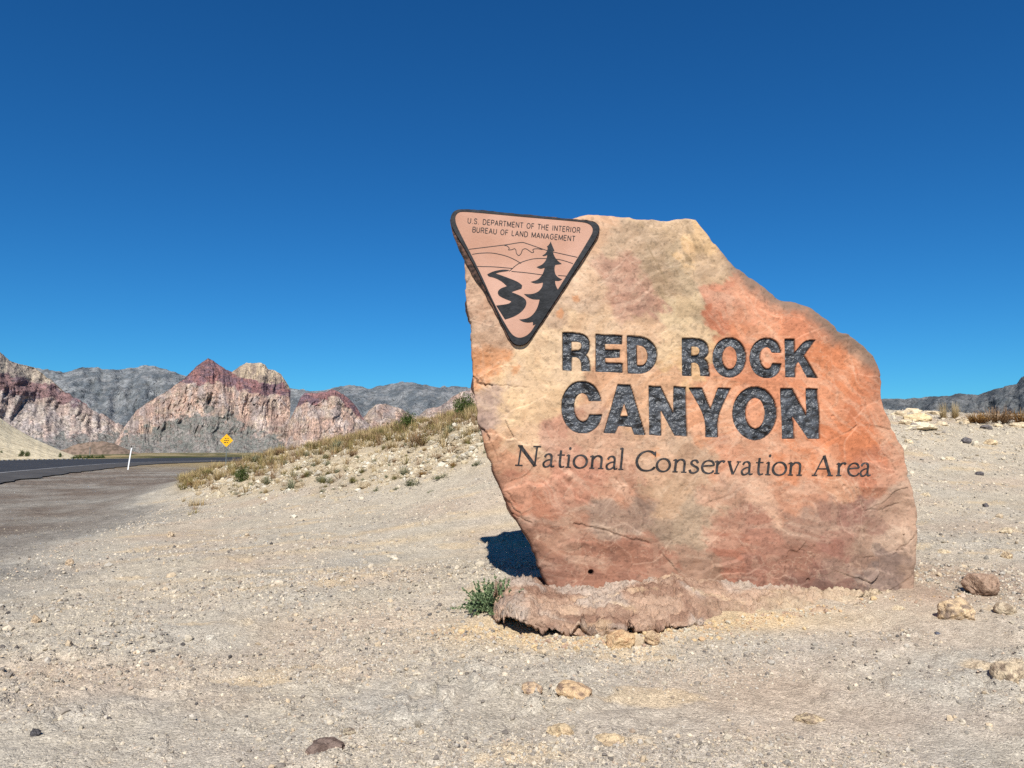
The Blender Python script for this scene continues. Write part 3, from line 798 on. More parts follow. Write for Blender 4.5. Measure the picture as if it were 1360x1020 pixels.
bc = mixc(bc, bc * 0.55 + lin((244, 214, 182)) * 0.45, smooth(0.05, 0.0, f2 - f1) * 0.35 * smooth(0.1, 0.5, idr))
gr_ = fbm(bpx / 7, bpy_ / 6, oct=4, seed=339, gain=0.6)
bc = bc * (1 + 0.10 * gr_ + 0.035 * fbm(bpx / 2.2, bpy_ / 2.0, oct=2, seed=348))[:, None]
vein = np.abs(fbm(bpx / 80, bpy_ / 50, oct=5, seed=342, gain=0.55))
bc = mixc(bc, bc * 0.5 + lin((240, 206, 172)) * 0.5, smooth(0.020, 0.0, vein) * 0.55)
vein = np.abs(fbm(bpx / 46 + 9, bpy_ / 60, oct=5, seed=349, gain=0.6))
bc = mixc(bc, bc * 0.62, smooth(0.016, 0.0, vein) * 0.4)
# olive run marks on the upper shoulder, ochre rust flecks
ru = ridged((bpx - 0.55 * bpy_) / 16, (bpy_ + bpx) / 120, oct=4, seed=343)
up_m = np.exp(-(((bpx - 890) / 55) ** 2 + ((bpy_ - 345) / 50) ** 2))
bc = mixc(bc, lin((150, 124, 92)), np.clip(smooth(0.62, 0.82, ru) * up_m * 0.75, 0, 1))
for fx_, fy_, fr_ in ((765, 397, 6), (745, 417, 8), (872, 603, 7), (808, 610, 6), (684, 490, 8), (1003, 578, 6)):
    fd = np.hypot(bpx - fx_, bpy_ - fy_) / fr_ + 0.5 * fbm(bpx / 5, bpy_ / 5, oct=3, seed=344)
    bc = mixc(bc, lin((212, 138, 84)), smooth(1.1, 0.3, fd) * 0.6)
# weathered grey skin along the upper right edge, undercut's shade painted low on the left rim
edge = smooth(0.20, 0.03, BS + 0.05 * fbm(bpx / 12, bpy_ / 12, oct=3, seed=345))
eg = edge * smooth(940, 985, bpx) * smooth(540, 470, bpy_)
bc = mixc(bc, lin((140, 116, 98)), eg * 0.9)
eg = edge * smooth(1120, 1170, bpx) * smooth(520, 580, bpy_)
bc = mixc(bc, lin((206, 168, 138)), eg * 0.5)  # sunlit look of the right-hand facets painted as a paler rim
eg = smooth(0.035, 0.0, BS) * smooth(760, 740, bpx) * smooth(560, 640, bpy_)
bc = mixc(bc, lin((92, 60, 48)), eg * 0.8)
# dark pits
pit = smooth(0.62, 0.75, fbm(bpx / 3.5, bpy_ / 3.5, oct=2, seed=346))
bc = mixc(bc, bc * 0.6, pit * 0.6)
mean_ = bc.mean(0)
bc = np.clip(mean_ + (bc - mean_) * 1.05, 0.01, 0.95)
bc = bc * np.array((0.655, 0.66, 0.675))

def circle_dist(x, y): return np.hypot(bpx - x, bpy_ - y)
# drilled holes at the foot and a few pock marks
for hx, hy, hr, dep in ((785, 760.5, 4.0, 0.07), (1074, 771, 3.2, 0.02), (1106, 553, 2.6, 0.012), (1121, 646, 3.0, 0.012), (859, 386, 2.2, 0.008), (712, 597, 2.0, 0.01)):
    dd = circle_dist(hx, hy)
    BY += dep * smooth(hr, hr * 0.55, dd)
    if dep > 0.02: bc = mixc(bc, lin((60, 40, 34)), smooth(hr * 1.05, hr * 0.6, dd))
# cracks
def crack(pts, width, dep):
    global BY, bc
    pts = np.array(pts, float)
    best = np.full(len(bpx), 1e9)
    jx = bpx + 1.5 * fbm(bpx / 6, bpy_ / 6, oct=2, seed=350); jy = bpy_ + 1.5 * fbm(bpx / 6, bpy_ / 6, oct=2, seed=351)
    for a, b in zip(pts[:-1], pts[1:]):
        e = b - a
        t = np.clip(((jx - a[0]) * e[0] + (jy - a[1]) * e[1]) / (e @ e), 0, 1)
        best = np.minimum(best, np.hypot(jx - a[0] - t * e[0], jy - a[1] - t * e[1]))
    BY = BY + dep * smooth(width, 0, best)
    bc = mixc(bc, lin((66, 46, 40)), smooth(width * 0.9, 0, best) * (0.85 if dep > 0.015 else 0.35))
crack([(628, 500), (636, 508), (644, 512), (654, 512)], 1.6, 0.02)
crack([(654, 512), (676, 512), (704, 515)], 1.0, 0.008)
crack([(633, 497), (638, 505), (648, 518)], 1.3, 0.012)
crack([(637, 568), (646, 574), (650, 584)], 1.9, 0.03)
crack([(650, 584), (656, 596), (662, 612)], 1.1, 0.01)
crack([(666, 652), (678, 656), (683, 668)], 1.2, 0.012)
crack([(680, 682), (692, 688), (706, 695)], 1.3, 0.012)
crack([(764, 696), (800, 703), (830, 714), (862, 722)], 1.8, 0.014)
crack([(818, 636), (828, 648), (834, 668)], 1.2, 0.008)
crack([(1136, 742), (1150, 742), (1162, 740)], 1.2, 0.012)
crack([(1152, 678), (1176, 677), (1196, 668)], 1.2, 0.008)
crack([(1190, 738), (1204, 724), (1216, 712)], 1.2, 0.010)
crack([(1060, 728), (1078, 738), (1094, 768)], 1.1, 0.008)

# ---- letters, traced in two enlarged windows of the face
def win(x0, y0, s): return lambda P: np.array([(x0 + a / s, y0 + b / s) for a, b in P])
wA = win(735, 430, 6.378); wB = win(895, 435, 6.3756)
def ell(cx, cy, rx, ry, n=44): return [(cx + rx * math.cos(t), cy + ry * math.sin(t)) for t in np.linspace(0, 2 * math.pi, n, endpoint=False)]
LET = [
 (wA, [[(78,73),(150,74),(210,78),(258,90),(295,122),(310,170),(308,210),(295,245),(275,262),(298,290),(310,330),(312,402),(240,400),(238,335),(225,300),(200,282),(158,280),(155,398),(80,392)], [(153,152),(190,152),(215,153),(235,165),(240,188),(234,212),(212,226),(153,228)]]),
 (wA, [[(358,88),(586,97),(584,172),(436,168),(438,215),(566,218),(564,284),(440,288),(440,326),(590,334),(586,412),(360,404)]]),
 (wA, [[(626,100),(740,105),(800,122),(850,165),(878,215),(884,270),(868,335),(830,385),(785,412),(740,421),(634,417)], [(708,176),(750,182),(785,205),(803,250),(805,285),(792,325),(770,347),(735,354),(712,350)]]),
 (wB, [[(70,90),(140,90),(200,90),(250,105),(285,135),(298,185),(292,230),(262,262),(285,285),(298,330),(306,412),(230,408),(224,350),(210,310),(185,296),(154,296),(152,410),(76,405)], [(148,160),(195,160),(215,175),(222,200),(212,225),(190,236),(152,236)]]),
 (wB, [ell(470,255,140,170), ell(473,256,62,98)]),
 (wB, [[(903,215),(890,165),(855,115),(805,92),(755,92),(700,115),(655,170),(638,250),(645,320),(672,375),(715,415),(775,432),(835,425),(880,390),(900,345),(906,308),(826,306),(818,335),(795,352),(765,350),(735,320),(722,265),(725,215),(745,180),(775,168),(805,178),(822,215)]]),
 (wB, [[(930,102),(1014,102),(1016,215),(1102,110),(1195,106),(1098,238),(1218,426),(1125,424),(1050,290),(1026,318),(1024,424),(942,420)]]),
 (wA, [[(408,655),(395,600),(365,545),(320,505),(255,484),(190,492),(140,522),(98,575),(72,640),(68,720),(78,790),(105,850),(150,900),(205,926),(265,930),(320,915),(370,875),(400,825),(411,770),(306,767),(295,805),(265,828),(235,828),(205,805),(185,770),(176,720),(178,660),(195,615),(225,588),(260,588),(290,610),(303,655)]]),
 (wA, [[(548,512),(655,514),(783,942),(690,938),(665,874),(552,866),(524,930),(428,924)], [(601,672),(636,784),(568,782)]]),
 (wA, [[(810,524),(912,530),(1022,758),(1022,530),(1122,536),(1134,952),(1030,948),(914,730),(914,948),(818,940)]]),
 (wB, [[(130,512),(238,512),(312,688),(376,512),(482,514),(368,752),(370,930),(270,926),(268,752)]]),
 (wB, [ell(684,728,186,226,60), ell(688,726,82,130)]),
 (wB, [[(898,518),(1002,518),(1122,748),(1116,518),(1216,520),(1240,942),(1138,942),(1005,752),(1020,940),(920,942)]]),
]
letter_loops = []
for wf, loops in LET:
    LL = []
    for L in loops:
        P = wf(L)
        P = face(P[:, 0], P[:, 1])
        LL.append(soften(P, 2, 50))
    letter_loops.append(LL)
CARVE = 0.030
for LL in letter_loops:
    lo = LL[0].min(0) - 0.03; hi = LL[0].max(0) + 0.03
    s_ = np.where((BX > lo[0]) & (BX < hi[0]) & (BZ > lo[1]) & (BZ < hi[1]))[0]
    sd = sdf_poly(BP[s_], LL)
    BY[s_] += CARVE * smooth(-0.003, 0.003, sd)
    t_ = smooth(-0.005, 0.001, sd)
    bc[s_] = bc[s_] * (1 - t_[:, None]) + np.array((0.012, 0.012, 0.014)) * t_[:, None]

# ---- close the body: rough sides and back
e = np.sort(np.vstack([BF[:, [0, 1]], BF[:, [1, 2]], BF[:, [2, 3]], BF[:, [3, 0]]]), 1)
ue, cnt = np.unique(e, axis=0, return_counts=True)
be = ue[cnt == 1]
# keep winding: directed edges of the border
de = np.vstack([BF[:, [0, 1]], BF[:, [1, 2]], BF[:, [2, 3]], BF[:, [3, 0]]])
key = {tuple(x) for x in be}
nb_ = len(BX)
keyarr = de.min(1).astype(np.int64) * nb_ + de.max(1)
bkey = be[:, 0].astype(np.int64) * nb_ + be[:, 1]
de = de[np.isin(keyarr, bkey)]
bv = np.unique(de)
idx = np.full(nb_, -1); idx[bv] = np.arange(len(bv))
cx, cz = 0.5 * (BX.min() + BX.max()), 0.5 * (BZ.min() + BZ.max())
levels = [(0.06, 1.0), (0.14, 0.997), (0.24, 0.99), (0.36, 0.985), (0.48, 0.97), (0.60, 0.95), (0.70, 0.90), (0.76, 0.80), (0.80, 0.6), (0.82, 0.3), (0.83, 0.02)]
VV = [np.stack([BX, BY, BZ], 1)]; CC = [bc]; FF = [BF]
prev = bv.copy()
base = nb_
side_c = lin((176, 130, 102)) * 0.9
for li, (dp, scl) in enumerate(levels):
    nX = 0.02 * fbm(BX[bv] * 4, BZ[bv] * 4, np.full(len(bv), dp * 6), oct=3, seed=360) * min(1, dp / 0.15)
    s2 = scl + nX
    x2 = cx + (BX[bv] - cx) * s2; z2 = cz + (BZ[bv] - cz) * s2
    tb = float(smooth(0.1, 0.6, np.array(dp)))
    y2 = BY[bv] * (1 - tb) + (D + 0.08) * tb + dp + 0.04 * fbm(BX[bv] * 3, BZ[bv] * 3, np.full(len(bv), dp * 4), oct=3, seed=361) * min(1, dp / 0.2) * (1 if scl > 0.3 else 0)
    VV.append(np.stack([x2, y2, z2], 1))
    n_ = fbm(x2 * 5, z2 * 5, np.full(len(bv), dp * 5), oct=3, seed=362)
    CC.append(mixc(np.broadcast_to(side_c, (len(bv), 3)), lin((120, 88, 72)), smooth(-0.3, 0.4, n_)))
    cur = base + np.arange(len(bv))
    a = prev[idx[de[:, 0]]]; b = prev[idx[de[:, 1]]]
    FF.append(np.stack([b, a, cur[idx[de[:, 0]]], cur[idx[de[:, 1]]]], 1))
    prev = cur; base += len(bv)
sign = empty('entrance_sign', (1.7, D, 0.2), 'tall salmon sandstone slab carved with RED ROCK CANYON and bearing a triangular emblem', 'sign')
def to_local(V): return np.asarray(V) - np.array(sign.location)
bm_ = new_mesh('boulder', to_local(np.vstack(VV)), [np.vstack(FF)], np.clip(np.vstack(CC), 0.004, 0.85))
boulder = add_obj('boulder', bm_, M_BOULDER, sign)

# ---- chiselled letter floors
for LL in letter_loops:
    P, Fq, s = fill_grid(LL, 0.0065)
    X, Z = P[:, 0], P[:, 1]
    ch = 0.0055 * ridged(X * 16 + Z * 6, Z * 11, oct=3, seed=370)
    y = D + relief(X, Z) + 0.022 - ch * smooth(0, 0.012, s)
    add_obj('letter', new_mesh('letter', to_local(np.stack([X, y, Z], 1)), Fq), M_BLACK, sign)

# ---- stroke lettering
def stroke(P, w, n=7):
    """ribbon along a centre line; w a number or (start, end)"""
    P = np.asarray(P, float)
    if len(P) > 2: P = resample(P, n)
    T = np.gradient(P, axis=0); T /= np.maximum(np.linalg.norm(T, axis=1), 1e-9)[:, None]
    N = np.stack([-T[:, 1], T[:, 0]], 1)
    if np.isscalar(w): w = (w, w)
    ww = np.linspace(w[0], w[1], len(P))[:, None] * 0.5
    # a broad nib: thinner where the line runs level
    V = np.empty((2 * len(P), 2)); V[0::2] = P + N * ww; V[1::2] = P - N * ww
    i = np.arange(len(P) - 1) * 2
    return V, np.stack([i, i + 1, i + 3, i + 2], 1)
def nib(P, w, thin=0.5, n=8):
    P = np.asarray(P, float)
    if len(P) > 2: P = resample(P, n)
    else: P = P[0] + (P[1] - P[0]) * np.linspace(0, 1, 9)[:, None]      # follow the relief of the stone
    T = np.gradient(P, axis=0); T /= np.maximum(np.linalg.norm(T, axis=1), 1e-9)[:, None]
    N = np.stack([-T[:, 1], T[:, 0]], 1)
    ang = np.abs(T @ np.array([-0.30, 0.954]))
    ww = (w * (thin + (1 - thin) * ang))[:, None] * 0.5
    V = np.empty((2 * len(P), 2)); V[0::2] = P + N * ww; V[1::2] = P - N * ww
    i = np.arange(len(P) - 1) * 2
    return V, np.stack([i, i + 1, i + 3, i + 2], 1)
def oval(cx_, cy_, rx, ry, n=20): return [(cx_ + rx * math.cos(t), cy_ + ry * math.sin(t)) for t in np.linspace(0.4, 2 * math.pi + 0.4, n)]
SF = 0.075
SER = {
 'N': [([(.26,1.56),(.2,.03)], .09), ([(.2,1.55),(1.22,0.0)], .19), ([(1.22,1.54),(1.18,0.0)], .10), ([(.06,1.56),(.36,1.56)], SF), ([(0,.03),(.46,.03)], SF), ([(.98,1.54),(1.46,1.54)], SF)],
 'a': [([(.12,.76),(.24,.95),(.44,1.0),(.6,.86),(.62,.55),(.62,.2),(.7,.03),(.88,.08)], .15), ([(.62,.6),(.3,.5),(.08,.28),(.14,.04),(.34,.0),(.62,.2)], .14)],
 't': [([(.24,1.32),(.24,.9),(.24,.28),(.34,.03),(.58,.08)], .15), ([(.02,.95),(.54,.97)], SF)],
 'i': [([(.04,.9),(.24,1.02)], SF), ([(.23,1.0),(.23,.03)], .16), ([(.04,.03),(.44,.03)], SF)],
 'o': [(oval(.54, .5, .45, .5), .15)],
 'n': [([(.03,.9),(.22,1.02)], SF), ([(.21,1.0),(.21,.03)], .16), ([(.21,.72),(.45,.98),(.7,.97),(.83,.75),(.83,.03)], .15), ([(.03,.03),(.4,.03)], SF), ([(.64,.03),(1.02,.03)], SF)],
 'l': [([(.04,1.6),(.24,1.7)], SF), ([(.23,1.68),(.23,.03)], .16), ([(.04,.03),(.44,.03)], SF)],
 'C': [([(1.2,1.28),(.98,1.48),(.68,1.53),(.32,1.32),(.1,.86),(.16,.4),(.42,.07),(.76,.0),(1.06,.1),(1.24,.32)], .16), ([(1.2,1.52),(1.22,1.15)], SF)],
 's': [([(.6,.78),(.46,.97),(.24,.95),(.14,.75),(.32,.56),(.56,.42),(.62,.2),(.42,.01),(.16,.03),(.06,.24)], .15)],
 'e': [([(.1,.55),(.5,.6),(.84,.64),(.76,.9),(.48,1.0),(.2,.85),(.08,.5),(.2,.15),(.5,0),(.76,.08),(.88,.24)], .14)],
 'r': [([(.03,.9),(.22,1.02)], SF), ([(.21,1.0),(.21,.03)], .16), ([(.21,.68),(.38,.93),(.55,1.0),(.7,.92)], .17), ([(.03,.03),(.42,.03)], SF)],
 'v': [([(.12,.98),(.48,.0)], .17), ([(.88,.98),(.5,.0)], .09), ([(0,.98),(.3,.98)], SF), ([(.7,.98),(1.02,.98)], SF)],
 'A': [([(.14,.03),(.72,1.58)], .09), ([(.7,1.58),(1.26,.03)], .18), ([(.34,.55),(1.06,.55)], SF), ([(-.02,.03),(.36,.03)], SF), ([(1.06,.03),(1.46,.03)], SF)],
}
def build_letter(parts, name, parent, ysurf, mat, lift, local):
    VV_, FF_, n0 = [], [], 0
    for q, (V, Fq) in enumerate(parts):
        W = face(V[:, 0], V[:, 1])
        y = ysurf(W[:, 0], W[:, 1]) - lift - 0.0003 * q
        VV_.append(np.stack([W[:, 0], y, W[:, 1]], 1)); FF_.append(Fq + n0); n0 += len(V)
    o = add_obj(name, new_mesh(name, np.vstack(VV_) - np.array(local), np.vstack(FF_), None, False), mat, parent)
    return o
rim_free = lambda X, Z: D + relief(X, Z)
XH = 17.0
LINE = [('N', 684), ('a', 720.0), ('t', 738.4), ('i', 750.2), ('o', 759.6), ('n', 782), ('a', 804), ('l', 820.4), ('C', 843), ('o', 870), ('n', 892.5), ('s', 914.5), ('e', 930), ('r', 947), ('v', 964), ('a', 982.9), ('t', 1002), ('i', 1015.2), ('o', 1023.8), ('n', 1045), ('A', 1078), ('r', 1109.5), ('e', 1125), ('a', 1143)]
def basey(x): return np.interp(x, [684, 828, 905, 990, 1090, 1160], [618.2, 623.8, 627.4, 630.2, 631.8, 632.2])
for chx, x0 in LINE:
    parts = []
    for P, w in SER[chx]:
        V, Fq = nib(P, w * 1.16, 0.58 if w > 0.1 else 0.95)
        wdt = XH * {'N': 1.30, 'A': 1.12, 'a': 1.08, 'C': 1.25, 'v': 1.04, 'l': 1.05, 'i': 1.05}.get(chx, 1.13)
        xx = x0 + V[:, 0] * wdt + V[:, 1] * XH * 0.10
        parts.append((np.stack([xx, basey(x0 + V[:, 0] * XH) - V[:, 1] * XH], 1), Fq))
    if chx == 'i':
        t = np.linspace(0, 2 * math.pi, 11)[:-1]
        V = np.vstack([[(.30, 1.5)], np.stack([.30 + .11 * np.cos(t), 1.5 + .11 * np.sin(t)], 1)])
        Fq = np.array([(0, 1 + k_, 1 + (k_ + 1) % 10) for k_ in range(10)])
        pv = np.stack([x0 + V[:, 0] * XH + V[:, 1] * XH * 0.09, basey(x0 + V[:, 0] * XH) - V[:, 1] * XH], 1)
        W = face(pv[:, 0], pv[:, 1])
        o = build_letter(parts, 'letter', sign, rim_free, M_INK, 0.0045, sign.location)
        me = o.data
        # the dot joins its letter
        co = np.empty(len(me.vertices) * 3, np.float32); me.vertices.foreach_get('co', co)
        allV = np.vstack([co.reshape(-1, 3), np.stack([W[:, 0], rim_free(W[:, 0], W[:, 1]) - 0.0045, W[:, 1]], 1) - np.array(sign.location)])
        quads = np.array([list(p.vertices) for p in me.polygons]); 
        o.data = new_mesh('letter', allV, [quads, Fq + len(co) // 3], None, False); o.data.materials.append(M_INK)
        bpy.data.meshes.remove(me)
        continue
    build_letter(parts, 'letter', sign, rim_free, M_INK, 0.0045, sign.location)

# ---- the triangular emblem
wE = win(590, 270, 5.1)
def facepoly(P, w=wE, it=2, lim=55):
    P = w(P); return soften(face(P[:, 0], P[:, 1]), it, lim)
E_OUT = facepoly([(42,130),(46,92),(66,58),(112,43),(300,58),(600,88),(900,120),(985,127),(1035,143),(1052,172),(1036,222),(1000,282),(800,588),(600,892),(570,938),(540,960),(498,964),(462,946),(432,895),(330,680),(180,375),(60,180)], lim=75)
E_IN = facepoly([(90,128),(92,98),(108,78),(135,70),(300,84),(600,112),(900,137),(955,146),(984,168),(990,200),(972,240),(800,520),(612,812),(590,850),(560,882),(512,900),(472,886),(440,848),(352,690),(240,440),(104,180)], lim=75)
E_BACK = facepoly([(36,130),(44,90),(66,56),(112,40),(300,54),(600,84),(900,112),(1000,118),(1042,140),(1058,174),(1041,228),(1006,287),(806,594),(606,896),(573,942),(540,965),(496,970),(456,952),(420,895),(350,750),(262,575),(210,520),(140,388),(96,300),(52,205)], lim=75)
E_IN = E_IN.mean(0) + (E_IN - E_IN.mean(0)) * 1.034
E_BACK = densify(E_BACK, 0.02)
E_BACK = E_BACK + 0.006 * np.stack([fbm(E_BACK[:, 0] * 14, E_BACK[:, 1] * 14, oct=3, seed=380), fbm(E_BACK[:, 0] * 14, E_BACK[:, 1] * 14, oct=3, seed=381)], 1)
def prism(name, loops, y0, y1, mat, parent, local):
    """flat plate with holes from depth y0 (front) to y1"""
    vec = [[Vector((p[0], p[1], 0)) for p in L] for L in loops]
    tris = np.array(tessellate_polygon(vec))
    P = np.vstack(loops); n = len(P)
    V = np.vstack([np.stack([P[:, 0], np.full(n, y0), P[:, 1]], 1), np.stack([P[:, 0], np.full(n, y1), P[:, 1]], 1)])
    # orient the front towards -Y
    a, b, c = P[tris[:, 0]], P[tris[:, 1]], P[tris[:, 2]]
    cr = (b[:, 0] - a[:, 0]) * (c[:, 1] - a[:, 1]) - (b[:, 1] - a[:, 1]) * (c[:, 0] - a[:, 0])
    tris[cr < 0] = tris[cr < 0][:, ::-1]
    q, s0 = [], 0
    for L in loops:
        m = len(L); i = np.arange(m)
        q.append(np.stack([s0 + i, s0 + (i + 1) % m, n + s0 + (i + 1) % m, n + s0 + i], 1)); s0 += m
    me = new_mesh(name, V - np.array(local), [tris, tris[:, ::-1] + n, np.vstack(q)], None, False)
    return add_obj(name, me, mat, parent)
eloc = Vector((float(E_OUT[:, 0].mean()), D, float(E_OUT[:, 1].mean())))
YF = D - 0.030
emblem = prism('emblem_panel', [E_BACK], YF + 0.016, D + 0.06, M_EDGE, sign, eloc)
emblem.location = eloc - sign.location
prism('border', [E_OUT, E_IN], YF, YF + 0.0155, M_BLACKFLAT, emblem, eloc)
prism('panel_face', [E_IN], YF + 0.005, YF + 0.0150, M_PANEL, emblem, eloc)
YA = YF + 0.0035
def art(P, it=2, lim=60): return facepoly(P, it=it, lim=lim)
tree = art([(720,262),(728,285),(746,327),(734,328),(742,358),(762,390),(795,415),(752,421),(745,440),(748,478),(765,503),(797,520),(775,531),(750,528),(752,555),(766,584),(772,592),(700,700),(622,822),(600,830),(600,806),(570,812),(532,806),(508,790),(560,785),(600,760),(632,710),(645,655),(600,655),(562,638),(540,618),(590,620),(635,605),(663,572),(668,540),(620,550),(585,536),(636,522),(668,482),(680,440),(650,450),(625,436),(664,420),(690,388),(697,355),(672,363),(664,358),(686,345),(700,318),(698,300),(694,298),(710,285)])
prism('tree_silhouette', [tree], YA - 0.001, YF + 0.0052, M_BLACKFLAT, emblem, eloc)
river = art([(440,455),(395,452),(330,465),(292,485),(300,500),(340,507),(390,532),(425,565),(380,580),(360,605),(370,630),(410,650),(455,667),(440,685),(352,696),(412,790),(470,772),(520,742),(553,702),(558,665),(535,640),(490,618),(455,605),(490,592),(523,582),(528,560),(500,535),(430,508),(370,486),(347,479),(380,469),(435,463)])
prism('river_silhouette', [river], YA - 0.001, YF + 0.0052, M_BLACKFLAT, emblem, eloc)
for nm, P in (('ridge_line', [(168,316),(300,300),(420,285),(520,270),(560,278),(630,302),(700,325),(800,348),(900,370)]),
              ('snow_line', [(408,290),(425,293),(440,308),(436,320),(460,318),(476,312),(485,322),(490,345),(505,358),(520,345),(530,320),(550,312),(575,326),(592,338),(606,334),(600,318),(625,312),(665,318)]),
              ('hill_line', [(190,350),(250,342),(330,342),(420,362),(480,388),(520,412)]),
              ('hill_line', [(440,465),(500,415),(570,388),(640,378),(760,383),(820,396),(870,413)]),
              ('field_line', [(225,432),(340,435),(460,445)]),
              ('field_line', [(455,465),(560,475),(665,489)]),
              ('field_line', [(770,493),(800,495),(828,497)])):
    V, Fq = stroke(P, 4.6, 8)
    V = wE(V)
    build_letter([(V, Fq)], nm, emblem, lambda X, Z: X * 0 + YA, M_BLACKFLAT, 0.0, eloc)
MONO = {
 'U': (.72, [[(.08,1),(.08,.3),(.2,.05),(.36,0),(.52,.05),(.64,.3),(.64,1)]]), 'S': (.68, [[(.6,.82),(.45,.98),(.22,.98),(.1,.78),(.2,.58),(.45,.48),(.6,.28),(.5,.04),(.25,0),(.06,.2)]]),
 '.': (.3, [[(.1,.0),(.2,.0)]]), 'D': (.76, [[(.08,0),(.08,1)], [(.08,1),(.36,1),(.6,.85),(.68,.5),(.6,.15),(.36,0),(.08,0)]]),
 'E': (.64, [[(.08,0),(.08,1)], [(.08,1),(.58,1)], [(.08,.52),(.52,.52)], [(.08,0),(.58,0)]]), 'P': (.66, [[(.08,0),(.08,1)], [(.08,1),(.42,1),(.6,.88),(.6,.6),(.42,.48),(.08,.48)]]),
 'A': (.74, [[(.04,0),(.37,1)], [(.37,1),(.7,0)], [(.16,.35),(.58,.35)]]), 'R': (.7, [[(.08,0),(.08,1)], [(.08,1),(.42,1),(.6,.88),(.6,.62),(.42,.5),(.08,.5)], [(.4,.5),(.64,0)]]),
 'T': (.64, [[(.32,0),(.32,1)], [(.02,1),(.62,1)]]), 'M': (.88, [[(.08,0),(.08,1)], [(.08,1),(.44,.1)], [(.44,.1),(.8,1)], [(.8,1),(.8,0)]]),
 'N': (.76, [[(.08,0),(.08,1)], [(.08,1),(.66,0)], [(.66,0),(.66,1)]]), 'O': (.82, [oval(.41, .5, .34, .5, 16)]), 'F': (.6, [[(.08,0),(.08,1)], [(.08,1),(.56,1)], [(.08,.52),(.5,.52)]]),
 'H': (.76, [[(.08,0),(.08,1)], [(.66,0),(.66,1)], [(.08,.52),(.66,.52)]]), 'I': (.26, [[(.12,0),(.12,1)]]), 'B': (.68, [[(.08,0),(.08,1)], [(.08,1),(.42,1),(.56,.88),(.56,.64),(.42,.53),(.08,.53)], [(.42,.53),(.62,.4),(.62,.14),(.44,0),(.08,0)]]),
 'L': (.58, [[(.08,1),(.08,0)], [(.08,0),(.54,0)]]), 'G': (.8, [[(.68,.8),(.52,.98),(.3,.98),(.1,.7),(.1,.3),(.3,.02),(.55,.04),(.7,.25),(.7,.48)], [(.7,.48),(.44,.48)]]), ' ': (.42, []),
}
def line_text(txt, p0, p1, cap, w):
    adv = [MONO[c][0] for c in txt]
    tot = sum(adv) + 0.14 * (len(txt) - 1)
    p0 = np.array(p0, float); p1 = np.array(p1, float)
    d = (p1 - p0) / tot
    up = np.array([d[1], -d[0]]); up = up / np.linalg.norm(up) * cap
    x = 0.0
    for c, a in zip(txt, adv):
        parts = []
        for P in MONO[c][1]:
            P = np.array(P, float)
            Q = p0 + (P[:, :1] + x) * d + P[:, 1:] * up
            V, Fq = stroke(Q, w, 4)
            parts.append((wE(V), Fq))
        if c != '.' and parts:
            build_letter(parts, 'letter', emblem, lambda X, Z: X * 0 + YA, M_INK, 0.0, eloc)
        elif parts:
            build_letter(parts, 'full_stop', emblem, lambda X, Z: X * 0 + YA, M_INK, 0.0, eloc)
        x += a + 0.14
line_text('U.S. DEPARTMENT OF THE INTERIOR', (158, 139), (918, 205), 34, 5.0)
line_text('BUREAU OF LAND MANAGEMENT', (190, 199), (884, 262), 34, 5.0)

# ------------------------------------------------------------------ crusty footing under the slab
nu, nt_ = 380, 150
us = np.linspace(0, 1, nu)
fX = np.interp(us, [0, .05, .12, .22, .4, .6, .8, .92, 1], [-0.19, -0.15, -0.02, .3, .9, 1.6, 2.5, 3.2, 3.7])
yf = np.interp(fX, [-.19, -.1, .1, .38, .8, 1.2, 1.9, 2.6, 3.1, 3.7], [6.92, 6.72, 6.48, 6.38, 6.44, 6.56, 6.78, 7.0, 7.15, 7.38])
yf = yf + 0.07 * fbm(fX * 2.6, fX * 0 + 4, oct=3, seed=407) * smooth(-.19, .1, fX)
yb = np.interp(fX, [-.19, -.1, 0, .3, 3.7], [7.2, 7.4, 7.55, 7.9, 7.9])
ztp = np.interp(fX, [-.19, -.05, .1, .25, .45, .8, 1.2, 1.55, 2.0, 2.6, 3.1, 3.7], [.26, .35, .37, .31, .28, .32, .38, .42, .37, .31, .285, .25])
gz0 = np.interp(fX, [-.3, .4, 1.4, 2.6, 3.7], [.03, .02, .04, .12, .22])
drop = np.interp(fX, [-.2, .3, 1.0, 1.8, 2.6, 3.7], [.08, .10, .18, .29, .22, .05])      # fall of the top from slab to lip
und = np.interp(fX, [-.2, .0, .5, .9, 1.1, 1.6, 3.7], [.26, .32, .30, .14, .02, -.12, -.2]) + 0.05 * fbm(fX * 4, fX * 0 + 8, oct=2, seed=410)
cave = np.clip(np.exp(-((fX - .02) / .13) ** 2) + 1.0 * np.exp(-((fX - .62) / .10) ** 2) + .7 * np.exp(-((fX - .33) / .07) ** 2) + .6 * np.exp(-((fX - .95) / .08) ** 2) + 0.25 * fbm(fX * 7, fX * 0 + 2, oct=2, seed=414), 0, 1)
und = und + 0.10 * cave
lip = np.maximum(ztp - drop, gz0 + 0.02)
lh = np.clip(lip - gz0, 0.02, 1)
FX = np.repeat(fX[:, None], nt_, 1); FY = np.zeros_like(FX); FZ = np.zeros_like(FX); NYv = np.zeros_like(FX); NZv = np.zeros_like(FX)
